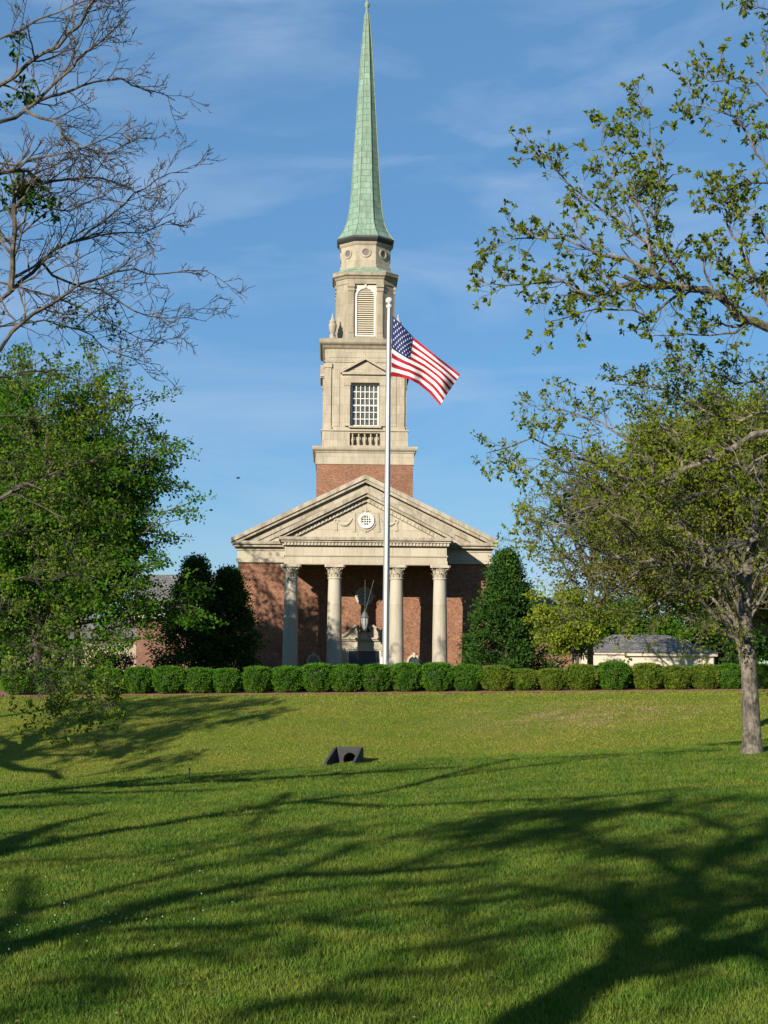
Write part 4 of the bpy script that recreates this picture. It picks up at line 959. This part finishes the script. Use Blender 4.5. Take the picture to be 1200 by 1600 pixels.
L = [([(1166, 1008), (1155, 994), (1120, 968), (1094, 937), (1080, 905), (1050, 880)], 23, 22, .05, .014, 12),
     ([(1163, 915), (1150, 900), (1107, 885), (1059, 885), (1024, 876), (962, 872), (900, 850)], 23, 21.5, .06, .01, 16),
     ([(1170, 860), (1181, 841), (1140, 855), (1094, 863), (1040, 850), (980, 812), (930, 800)], 23, 22, .05, .01, 14),
     ([(1107, 885), (1094, 850), (1060, 820), (1002, 837), (950, 840), (880, 875), (840, 870)], 22.4, 21.8, .035, .006, 14),
     ([(1059, 885), (1000, 890), (960, 920), (920, 950), (880, 960)], 22.2, 21.6, .02, .004, 11),
     ([(1080, 905), (1040, 930), (1000, 960), (980, 980)], 22, 21.6, .016, .004, 8),
     ([(1182, 790), (1150, 760), (1100, 770), (1050, 790)], 23.3, 22.6, .035, .008, 10), ([(1182, 790), (1190, 740), (1170, 700), (1130, 690)], 23.3, 23.5, .035, .008, 9),
     ([(1175, 850), (1210, 800), (1250, 770)], 23.2, 23.4, .04, .01, 8), ([(1168, 900), (1210, 880), (1260, 870)], 23, 22.4, .04, .01, 9), ([(1160, 960), (1190, 940), (1230, 950), (1270, 930)], 23, 22.8, .03, .008, 9),
     ([(1002, 837), (940, 790), (880, 780), (840, 800)], 21.9, 21.4, .018, .004, 10), ([(1166, 930), (1130, 940), (1110, 970), (1080, 1000)], 22.9, 22.4, .012, .004, 6)]
for lst, d0, d1, r0, r1, nb in L:
    pts, rr = guided(dd_(lst, d0, d1), r0, r1); br.tube(pts, rr, 8, cap=False)
    side_branches(br, pts, rr, int(nb * 1.7), .66, 2, tips, up=.06, wob=.22, spread=(.1, 1), rfac=.4, flat=.9, ratio=.5, cnt=(4, 2), minr=.0034)
lf = MB(); clusters(lf, tips, .5, 7, .052, .03); mk('branches', br, M['bark_gray'], T); mk('crown', lf, M['leaf_oak'], T); finish(T)
# ---- fuller crowns
def crown_tree(name, label, base, H, tr, cen, rad, nl, ns, nt_, leaves_n, lsize, leafm, barkm, clump=.5, gap=0.0, flat=.6, twigr=.012, group=None, shell=.45, seed=None, cat='tree', low=None, part='crown', boxy=0):
    base = np.array(base, float); T = thing(name, label, cat, tuple(base), 0, group)
    cen = np.array(cen, float); rad = np.array(rad, float); br = MB(); lf = MB(); tp = []
    top = np.array([base[0] + (cen[0] - base[0]) * .6, base[1] + (cen[1] - base[1]) * .6, cen[2] + rad[2] * .45])
    tk = trunk_mesh(base, top, tr, tr * .35, wob=tr * .25)
    for l in range(nl):
        d = unit(rng.normal(size=3)); d[2] = abs(d[2]) * 1.2 - .55 if low is None else d[2]
        d = d / (np.sum(np.abs(d) ** boxy) ** (1 / boxy)) if boxy else unit(d); e = cen + d * rad * (shell + (1 - shell) * rnd.random() ** .6) * (.82 + .25 * math.sin(5 * d[0] + 3 * d[2] + l))
        u = rnd.uniform(.25, .9) if e[2] > base[2] + 2 else .25; s_ = base + (top - base) * u; 
        if s_[2] > e[2] + .5: s_ = base + (top - base) * max(.15, min(u, (e[2] - base[2]) / max(.1, (top[2] - base[2])) * .8))
        mid = s_ * .5 + e * .5 + np.array([0, 0, -.08 * np.linalg.norm(e - s_)]) + rng.normal(size=3) * .15 * rad * .5
        pb_ = bez(s_, mid, e, 8); r0 = tr * .38 * rnd.uniform(.7, 1.1); br.tube(pb_, np.linspace(r0, twigr * 1.5, 8), 6, cap=False)
        for s2 in range(ns):
            p = pb_[rnd.randint(3, 7)]; e2 = p + unit(rng.normal(size=3) + unit(e - cen) * .6) * rad.mean() * rnd.uniform(.16, .36) * np.array([1, 1, flat])
            m2 = (p + e2) / 2 + rng.normal(size=3) * .1; pb2 = bez(p, m2, e2, 5); br.tube(pb2, np.linspace(twigr * 2, twigr * .8, 5), 4, cap=False)
            for t3 in range(nt_):
                p3 = pb2[rnd.randint(1, 4)]; e3 = p3 + unit(rng.normal(size=3) + unit(e2 - p) * .8) * clump * rnd.uniform(.6, 1.4) * np.array([1, 1, flat + .2])
                br.tube([p3, (p3 + e3) / 2 + rng.normal(size=3) * .04, e3], [twigr * .8, twigr * .6, twigr * .3], 3, cap=False)
                if rnd.random() >= gap: tp.append((p3 * .3 + e3 * .7, unit(e3 - p3)))
    c = np.repeat(np.array([a for a, _ in tp]), leaves_n, 0); n = len(c); off_ = rng.normal(size=(n, 3)) * clump * .42 * np.array([1, 1, .55])
    c = c + off_; dd = unit(rng.normal(size=(n, 3)) + off_ / clump + np.array([0, 0, -.1])); sz = lsize * (.6 + .8 * rng.random(n)); leaves(lf, c, dd, sz, sz * .62)
    mk('trunk', tk, barkm, T, smooth=True); mk('branches', br, barkm, T); mk(part, lf, leafm, T); finish(T); return T
# big leafy trees at left, level with the church
crown_tree('leafy_tree', 'large fresh green leafy tree left of the church', (-16.2, 71, -.4), 14, .36, (-15.0, 71, 7.4), (6.2, 4.8, 9.3), 210, 10, 7, 13, .165, M['leaf_fresh'], M['bark_dark'], clump=.42, flat=.6, shell=.3, boxy=2.3)
crown_tree('leafy_tree', 'tall leafy tree at the left edge rising behind the large green one', (-22.5, 79, -.6), 16, .38, (-20.7, 79, 9.3), (6.1, 5.0, 9.3), 210, 10, 7, 12, .2, M['leaf_fresh'], M['bark_dark'], clump=.55, flat=.65, shell=.3, boxy=2.2)
crown_tree('leafy_tree', 'slim leafy tree added unseen behind the large green one to shade the church door', (-16.0, 80.5, -.6), 14, .2, (-16.0, 80.5, 10.4), (1.9, 1.9, 4.6), 40, 8, 6, 12, .2, M['leaf_fresh'], M['bark_dark'], clump=.45, shell=.2)  # added out of sight; crown placed to throw shade on the door
crown_tree('leafy_tree', 'bright green tree behind the pavilion at right', (19.5, 118, -.6), 9, .25, (19.4, 118, 4.6), (5.4, 3.5, 3.8), 40, 8, 6, 12, .24, M['leaf_fresh'], M['bark_dark'], clump=.6, shell=.3)
crown_tree('leafy_tree', 'small yellow green tree in front of the right brick wing', (11.0, 87, -.6), 6, .14, (10.8, 87, 3.9), (2.5, 2.2, 2.6), 34, 7, 6, 12, .15, M['leaf_yel'], M['bark_dark'], clump=.36, shell=.3)
crown_tree('leafy_tree', 'twiggy olive tree filling the space behind the lawn tree', (17.2, 72, -.3), 14, .22, (13.6, 72, 8.0), (5.6, 5.0, 6.1), 130, 10, 7, 9, .15, M['leaf_olive'], M['bark_gray'], clump=.6, shell=.2, twigr=.015, boxy=2.3)
crown_tree('leafy_tree', 'yellow green oak crown right of centre behind the upper limbs', (11.0, 46, -.2), 10, .16, (9.9, 46, 7.9), (3.6, 3.0, 3.8), 110, 9, 7, 8, .11, M['leaf_oak'], M['bark_gray'], clump=.42, shell=.25, twigr=.009, boxy=2.3)
crown_tree('leafy_tree', 'pale leafed tree at the far right beyond the hedge', (20.6, 78, -.5), 13, .3, (18.4, 78, 8.0), (4.6, 4.0, 6.4), 80, 9, 6, 12, .19, M['leaf_olive'], M['bark_gray'], clump=.6, shell=.3, boxy=2.3)
crown_tree('bare_crown_tree', 'hazy brown budding tree top above the right trees', (12.2, 92, -.6), 17, .2, (13.2, 92, 11.8), (5.0, 4.0, 4.9), 60, 10, 7, 1, .12, M['leaf_olive'], M['bark_pale'], clump=.6, shell=.3, twigr=.02, gap=.5)
crown_tree('leafy_tree', 'dark leafed tree standing behind the left wing of the church', (-27, 124, -.6), 8, .3, (-27, 124, 3.8), (6, 5, 4.0), 34, 8, 5, 11, .28, M['leaf_fresh'], M['bark_dark'], clump=.8)
crown_tree('leafy_tree', 'far leafy tree seen under the branches at the right edge', (27.5, 122, -.6), 9, .3, (27, 122, 4.2), (5.5, 4, 4.8), 40, 8, 6, 12, .26, M['leaf_dark'], M['bark_dark'], clump=.8)
FT = crown_tree('distant_tree', 'hazy green tree far off on the horizon beyond the lawn', (-52, 150, -.6), 11, .4, (-52, 150, 6.0), (7.5, 6, 6.0), 30, 7, 5, 10, .45, M['leaf_fresh'], M['bark_dark'], clump=1.0, group='distant trees on the horizon')
for k_, (fx, fy) in enumerate([(-95, 170), (-80, 158), (-66, 165), (-40, 160), (-110, 150), (-125, 165), (36, 150), (47, 158), (60, 150), (74, 165), (88, 155), (102, 160), (118, 150), (-140, 155)]):
    c_ = FT.copy(); C.objects.link(c_); sc0 = .8 + .45 * ((k_ * 37) % 10) / 10; mtx = Matrix.Translation((fx, fy, -.6)) @ Matrix.Rotation(k_ * 1.3, 4, 'Z') @ Matrix.Diagonal((sc0, sc0, sc0, 1)); c_.matrix_world = mtx
    c_.location = (fx, fy, -.6); c_.rotation_euler = (0, 0, k_ * 1.3); c_.scale = (sc0,) * 3
    for ch in FT.children:
        d_ = ch.copy(); C.objects.link(d_); d_.parent = c_; d_.matrix_parent_inverse = ch.matrix_parent_inverse.copy()
# conical evergreens
def evergreen(label, base, H, R, seed, leafm, n=26000, lsize=.22, power=1.0):
    base = np.array(base, float); T = thing('evergreen_tree', label, 'tree', tuple(base)); r_ = np.random.default_rng(seed); lf = MB(); br = MB()
    nc = 330; zz = r_.random(nc) ** .85; a = r_.random(nc) * 2 * math.pi
    rr = R * np.clip(1 - zz ** 1.35, 0, 1) ** power * (.86 + .2 * np.sin(3 * a + zz * 8) + .17 * r_.normal(size=nc)); rr *= np.where(zz < .12, .85, 1)
    rr *= np.where(r_.random(nc) < .3, .6, 1)
    c = np.stack([base[0] + rr * np.cos(a), base[1] + rr * np.sin(a), base[2] + .3 + zz * (H - .5)], 1)
    for q in range(0, nc, 2): 
        s_ = np.array([base[0], base[1], max(base[2] + .3, c[q, 2] - .5)]); br.tube([s_, (s_ + c[q]) / 2 - np.array([0, 0, .05]), c[q]], [.04, .025, .01], 4, cap=False)
    k = n // nc; cc = np.repeat(c, k, 0); off_ = r_.normal(size=(len(cc), 3)) * np.array([.30, .30, .17]); out_d = cc - np.array([base[0], base[1], 0]); out_d[:, 2] = .25
    leaves(lf, cc + off_, unit(out_d) * .7 + r_.normal(size=cc.shape) * .6, lsize * (.6 + .7 * r_.random(len(cc))), lsize * .45)
    mk('trunk', trunk_mesh(base, base + np.array([0, 0, H * .93]), .16, .03, wob=.02), M['bark_dark'], T); mk('branches', br, M['bark_dark'], T); mk('crown', lf, leafm, T); finish(T); return T
evergreen('broad dark green conical evergreen against the right side of the church', (7.35, 92, -.6), 8.75, 2.9, 3, M['leaf_dark'], 42000)
evergreen('dark shaded evergreen touching the left corner of the church', (-9.4, 93, -.6), 7.6, 2.7, 4, M['leaf_dark'], 26000)
evergreen('dark evergreen farther left of the church with a pale pointed top', (-11.3, 92, -.6), 8.2, 2.6, 5, M['leaf_dark'], 26000)
crown_tree('maple_shrub', 'low dark red leafed shrub behind the left end of the hedge', (-15.6, 88, -.6), 3, .06, (-15.6, 88, 1.3), (1.9, 1.2, 1.1), 16, 5, 4, 7, .14, M['leaf_red'], M['bark_dark'], clump=.3, cat='shrub')
# ------------------------------------------------------------------ hedge
def bush_mesh(seed, w_=.56, h=1.06, n=3600):
    r_ = np.random.default_rng(seed); lf = MB()
    th = r_.random(n) * 2 * math.pi; v = r_.random(n) ** .9
    prof_ = np.interp(v, [0, .12, .35, .7, .88, 1.0], [.52, .76, .95, 1.0, .82, .40])
    lump = 1 + .08 * np.sin(3 * th + 4 * v + seed) + .08 * np.sin(8 * th - 6 * v + seed * 2) + .05 * np.sin(15 * th + 9 * v) + .06 * r_.normal(size=n)
    topn = r_.random(n) < .22; rr = np.where(topn, np.sqrt(r_.random(n)) * .85, prof_) * lump * w_
    z = np.where(topn, h * (.93 + .05 * np.cos(rr * 4) + .04 * np.sin(5 * th)), v * h * .96) + .02
    c = np.stack([rr * np.cos(th), rr * np.sin(th), z], 1)
    d = np.stack([np.cos(th) * .55, np.sin(th) * .55, np.full(n, .75)], 1) + r_.normal(size=(n, 3)) * .35
    c2 = np.repeat(c, 3, 0) + r_.normal(size=(n * 3, 3)) * .02; d2 = np.repeat(d, 3, 0) + r_.normal(size=(n * 3, 3)) * .4
    leaves(lf, c2, d2, .075 * (.7 + .6 * r_.random(n * 3)), .034)
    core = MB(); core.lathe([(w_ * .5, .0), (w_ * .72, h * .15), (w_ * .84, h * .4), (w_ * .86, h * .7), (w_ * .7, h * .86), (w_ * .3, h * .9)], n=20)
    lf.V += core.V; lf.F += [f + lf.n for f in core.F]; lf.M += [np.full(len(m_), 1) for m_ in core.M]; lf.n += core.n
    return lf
core_m = mat_plain('shrub_shade_core', (.02, .03, .01), .95)  # solid dark core standing in for the shade inside the foliage
variants = []
for sd in (1, 2, 3, 4):
    for key in ('leaf_box', 'leaf_boxy'):
        if key == 'leaf_box' : o = mk('shrub_source', bush_mesh(sd), [M[key], core_m]); me = o.data; bpy.data.objects.remove(o)
        else:
            me = me.copy(); me.materials.clear(); me.materials.append(M[key]); me.materials.append(core_m)
        me.name = 'hedge_shrub'; variants.append(me)
front = [(30, 'green clipped shrub at the left end of the hedge under drooping branches', 0, 1.0), (77, 'second clipped shrub from the left end of the hedge', 0, 1.0),
 (123, 'clipped shrub in front of the dark red leafed shrub', 0, 1.0), (170, 'dark clipped shrub third to the left of the brick wing corner', 0, 1.02), (217, 'shaded clipped shrub just left of the brick wing corner', 0, .98),
 (265, 'bright rounded shrub just right of the left wing brick corner', 0, 1.06), (312, 'clipped shrub below the pale topped dark evergreen', 0, 1.0), (354, 'narrow clipped shrub below the left corner of the church', 0, .93),
 (402, 'dark shrub standing below the shaded brick left of the portico', 0, .95), (450, 'clipped shrub in front of the leftmost portico column', 0, 1.0), (497, 'clipped shrub in front of the left arched window', 0, 1.05),
 (541, 'clipped shrub in front of the second portico column', 0, 1.0), (588, 'clipped shrub directly in front of the church door', 0, 1.06), (636, 'clipped shrub in front of the third portico column right of the flagpole', 0, 1.05),
 (683, 'clipped shrub in front of the rightmost portico column', 0, 1.03), (729, 'clipped shrub in front of the lit brick right of the portico', 0, .98), (775, 'yellowish clipped shrub below the centre of the broad right evergreen', 1, 1.0),
 (818, 'small yellow green shrub at the right foot of the broad evergreen', 1, .88), (862, 'low shrub with gaps either side below the yellow green tree', 1, .86), (908, 'shrub with brown dead twigs in front of the right wing corner', 1, 1.0),
 (959, 'large green shrub at the left end of the pavilion', 0, 1.1), (1012, 'browning shrub in front of the left pavilion column', 1, .98), (1056, 'clipped shrub in front of the middle of the pavilion', 1, .96),
 (1101, 'thin brownish shrub at the right end of the pavilion', 1, .9), (1140, 'dark shrub just left of the grey lawn tree trunk', 0, .93), (1187, 'green shrub just right of the grey lawn tree trunk', 0, .95)]
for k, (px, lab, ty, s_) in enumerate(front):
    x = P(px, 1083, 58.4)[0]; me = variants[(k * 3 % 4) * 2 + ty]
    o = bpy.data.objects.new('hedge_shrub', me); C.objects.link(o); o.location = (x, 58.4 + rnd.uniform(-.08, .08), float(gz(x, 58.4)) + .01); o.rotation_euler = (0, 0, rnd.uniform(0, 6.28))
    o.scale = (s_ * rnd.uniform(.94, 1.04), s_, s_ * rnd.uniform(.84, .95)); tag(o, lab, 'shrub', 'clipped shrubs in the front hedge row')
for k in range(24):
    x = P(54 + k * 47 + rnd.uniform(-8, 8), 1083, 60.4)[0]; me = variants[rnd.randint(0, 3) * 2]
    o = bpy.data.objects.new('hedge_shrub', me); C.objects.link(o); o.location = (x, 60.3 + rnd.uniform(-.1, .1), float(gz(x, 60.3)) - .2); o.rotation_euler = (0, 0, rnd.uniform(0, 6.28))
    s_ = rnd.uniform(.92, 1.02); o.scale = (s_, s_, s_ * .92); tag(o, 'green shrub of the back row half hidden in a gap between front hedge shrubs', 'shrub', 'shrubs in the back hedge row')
# ------------------------------------------------------------------ trees beside and behind the photographer that shade the lawn
def ground_at(px, py):
    d = P(px, py, 1.0) - np.array([0, 0, EYE]); Yv = 6.0
    for _ in range(4000):
        p = np.array([0, 0, EYE]) + d * Yv
        if p[2] <= float(gz(p[0], p[1])): return p
        Yv += .03
    return p
def shade_limb(br, tips, px, h0, h1, r0, r1, nb, trunk=None, lnb=1.1, lev=1):
    pts = []
    n = len(px)
    for i, (a, b_) in enumerate(px):
        G_ = ground_at(a, b_); h = .74 * (h0 + (h1 - h0) * i / (n - 1)); pts.append(G_ - SD * (h / -SD[2] if False else h / SD[2] * -1 * -1) if False else G_ + SD * (h / SD[2]))
    pts = np.array(pts)
    if trunk is not None: pts = np.vstack([trunk[None], pts])
    rr = (r0 + (r1 - r0) * np.linspace(0, 1, len(pts))) * 1.5 + .015; br.tube(pts, rr, 9, cap=False)
    if nb: side_branches(br, pts, rr, nb, lnb, lev, tips, up=.1, wob=.2, rfac=.45, ratio=.5, cnt=(4, 3), minr=.007)
    return pts
def shade_tree(label, limbs, crownn, leafm, prob, L_, tr0, rt, nbias=0):
    br = MB(); tips = []; first = None
    for px, h0, h1, r0, r1, nb, ln in limbs:
        p = shade_limb(br, tips, px, h0, h1, r0, r1, nb, None, ln, 2 if ln > .9 else 1)
        if first is None: first = p
    p0_ = first[0]; d = unit(first[1] - first[0]); base = np.array([p0_[0] - .25, p0_[1] - .25, float(gz(p0_[0], p0_[1]))])
    T = thing('shade_tree', label, 'tree', tuple(base)); lf = MB(); clusters(lf, tips, prob, 7, L_, .06)
    tk = MB(); tk.tube([base - np.array([0, 0, .1]), base * .6 + p0_ * .4, p0_], [tr0 * 1.4, tr0 * 1.05, rt], 16); mk('trunk', tk, M['bark_gray'], T, smooth=True)
    mk('branches', br, M['bark_gray'], T); mk('crown', lf, leafm, T); finish(T); return T
shade_tree('forked tree behind the photographer casting the lower right shadow', [
    ([(800, 1640), (870, 1575), (950, 1525), (980, 1508)], 5.2, 6.6, .115, .09, 2, .7),
    ([(980, 1508), (985, 1480), (1000, 1460), (970, 1430), (965, 1405), (980, 1380)], 6.6, 8.6, .07, .03, 5, .8),
    ([(980, 1510), (1050, 1490), (1100, 1450), (1120, 1420), (1080, 1380), (1105, 1345), (1150, 1300)], 6.6, 10.0, .07, .02, 13, 1.0),
    ([(1050, 1500), (1100, 1500), (1150, 1475), (1220, 1450)], 7.0, 8.6, .05, .02, 7, .8),
    ([(1080, 1380), (1020, 1340), (950, 1320), (900, 1300)], 9.0, 10.5, .03, .012, 11, 1.0),
    ([(970, 1430), (900, 1400), (830, 1390), (760, 1385)], 8.0, 9.6, .03, .01, 7, .9),
    ([(1105, 1345), (1160, 1320), (1220, 1290)], 9.6, 10.8, .04, .015, 16, 1.0),
    ([(1100, 1450), (1160, 1420), (1230, 1400)], 8.4, 9.6, .04, .015, 14, .9), ([(1120, 1420), (1060, 1400), (1010, 1390)], 8.6, 9.4, .03, .012, 10, .8),
    ([(1150, 1300), (1080, 1275), (980, 1265), (860, 1270)], 10, 11.5, .03, .01, 18, 1.0), ([(900, 1300), (800, 1300), (700, 1310)], 10.5, 11.5, .02, .01, 12, .9),
    ([(1150, 1475), (1200, 1500), (1260, 1540)], 7.6, 8.6, .04, .015, 8, .9), ([(1105, 1345), (1190, 1370), (1260, 1360)], 9.4, 10.2, .03, .012, 12, 1.0)], 0, M['leaf_oak'], .42, .115, .16, .2)
shade_tree('tall tree left of the photographer casting long limb shadows', [
    ([(-200, 1545), (0, 1487), (100, 1460), (200, 1430), (280, 1405), (375, 1385), (450, 1370), (600, 1365), (780, 1350)], 5.0, 10.5, .10, .03, 14, .9),
    ([(-150, 1370), (0, 1335), (75, 1320), (200, 1295), (300, 1280), (400, 1265), (475, 1252), (600, 1238), (700, 1212), (800, 1187), (950, 1180)], 5.0, 11, .09, .025, 12, .7),
    ([(475, 1252), (600, 1262), (750, 1253), (950, 1245), (1075, 1232)], 8.5, 10.5, .035, .015, 8, .6),
    ([(455, 1240), (425, 1260), (390, 1300)], 9, 9.5, .035, .012, 5, .5),
    ([(-40, 1345), (45, 1305), (90, 1290), (170, 1270)], 5.6, 7, .08, .03, 6, .6),
    ([(-60, 1520), (-10, 1470), (30, 1435), (45, 1400), (40, 1370)], 6.0, 8, .045, .012, 2, .4),
    ([(0, 1440), (75, 1420), (200, 1385), (325, 1355), (425, 1335), (500, 1310)], 7, 10, .035, .012, 9, .7),
    ([(200, 1455), (350, 1450), (475, 1440), (600, 1450)], 7.6, 9, .03, .01, 7, .7),
    ([(450, 1370), (560, 1320), (680, 1300), (800, 1290), (900, 1270)], 9.5, 11.5, .03, .01, 16, 1.0),
    ([(600, 1365), (700, 1330), (820, 1310)], 9.8, 11, .03, .01, 10, 1.0),
    ([(500, 1440), (600, 1420), (740, 1410), (850, 1400)], 9, 10.5, .03, .01, 8, .9),
    ([(620, 1490), (720, 1480), (800, 1500)], 8.6, 9.4, .02, .01, 6, .7), ([(60, 1540), (150, 1530), (220, 1535)], 7.6, 8.4, .02, .01, 4, .6),
    ([(420, 1575), (520, 1560), (640, 1570)], 8, 9, .02, .01, 5, .6), ([(180, 1500), (260, 1490), (400, 1505)], 8, 9, .02, .01, 5, .6), ([(560, 1530), (700, 1520)], 8, 9, .02, .01, 4, .6),
    ([(420, 1400), (560, 1385), (700, 1380)], 9, 10, .025, .01, 9, .7), ([(0, 1350), (100, 1345), (200, 1340), (330, 1325)], 8, 9.5, .02, .01, 8, .7), ([(250, 1350), (450, 1300), (600, 1290)], 9, 10.5, .025, .01, 10, .7)], 0, M['leaf_oak'], .55, .11, .24, .12)
shade_tree('leafy tree beside the near lawn left of the photographer', [
    ([(-250, 1300), (-100, 1258), (0, 1243), (150, 1230), (300, 1224), (450, 1216), (600, 1206), (680, 1200)], 5.0, 10.0, .13, .03, 26, .9),
    ([(-60, 1250), (60, 1238), (180, 1240), (330, 1236)], 6.5, 9, .06, .02, 18, .8), ([(-40, 1262), (60, 1262), (150, 1256)], 6.5, 8, .05, .02, 10, .7),
    ([(700, 1215), (850, 1195), (1000, 1178), (1130, 1172)], 10, 11.5, .03, .01, 7, .6)], 0, M['leaf_oak'], .5, .10, .2, .15)
# shade tree for the bank, beyond the left edge
shade_tree('tree beyond the left edge shading the grassy bank', [
    ([(-160, 1210), (-60, 1195), (0, 1190), (40, 1160), (90, 1135), (140, 1120)], 7.5, 10.5, .24, .07, 40, 1.6),
    ([(-60, 1192), (0, 1191), (30, 1202), (80, 1206), (95, 1219)], 8.5, 9.5, .12, .05, 2, .5),
    ([(90, 1135), (180, 1120), (280, 1115), (380, 1105)], 10, 12, .05, .02, 44, 1.5), ([(40, 1160), (120, 1150), (200, 1150), (260, 1145)], 9.6, 11.5, .05, .02, 44, 1.5),
    ([(0, 1120), (100, 1105), (200, 1100), (300, 1096)], 10.6, 12.5, .05, .02, 44, 1.5), ([(60, 1180), (140, 1180), (200, 1175)], 9.5, 11, .04, .02, 26, 1.3), ([(260, 1145), (330, 1130), (400, 1120)], 11, 12, .03, .012, 20, 1.2), ([(120, 1215), (200, 1200), (260, 1195)], 10, 11, .03, .012, 14, 1.2)], 0, M['leaf_fresh'], .6, .13, .35, .3)
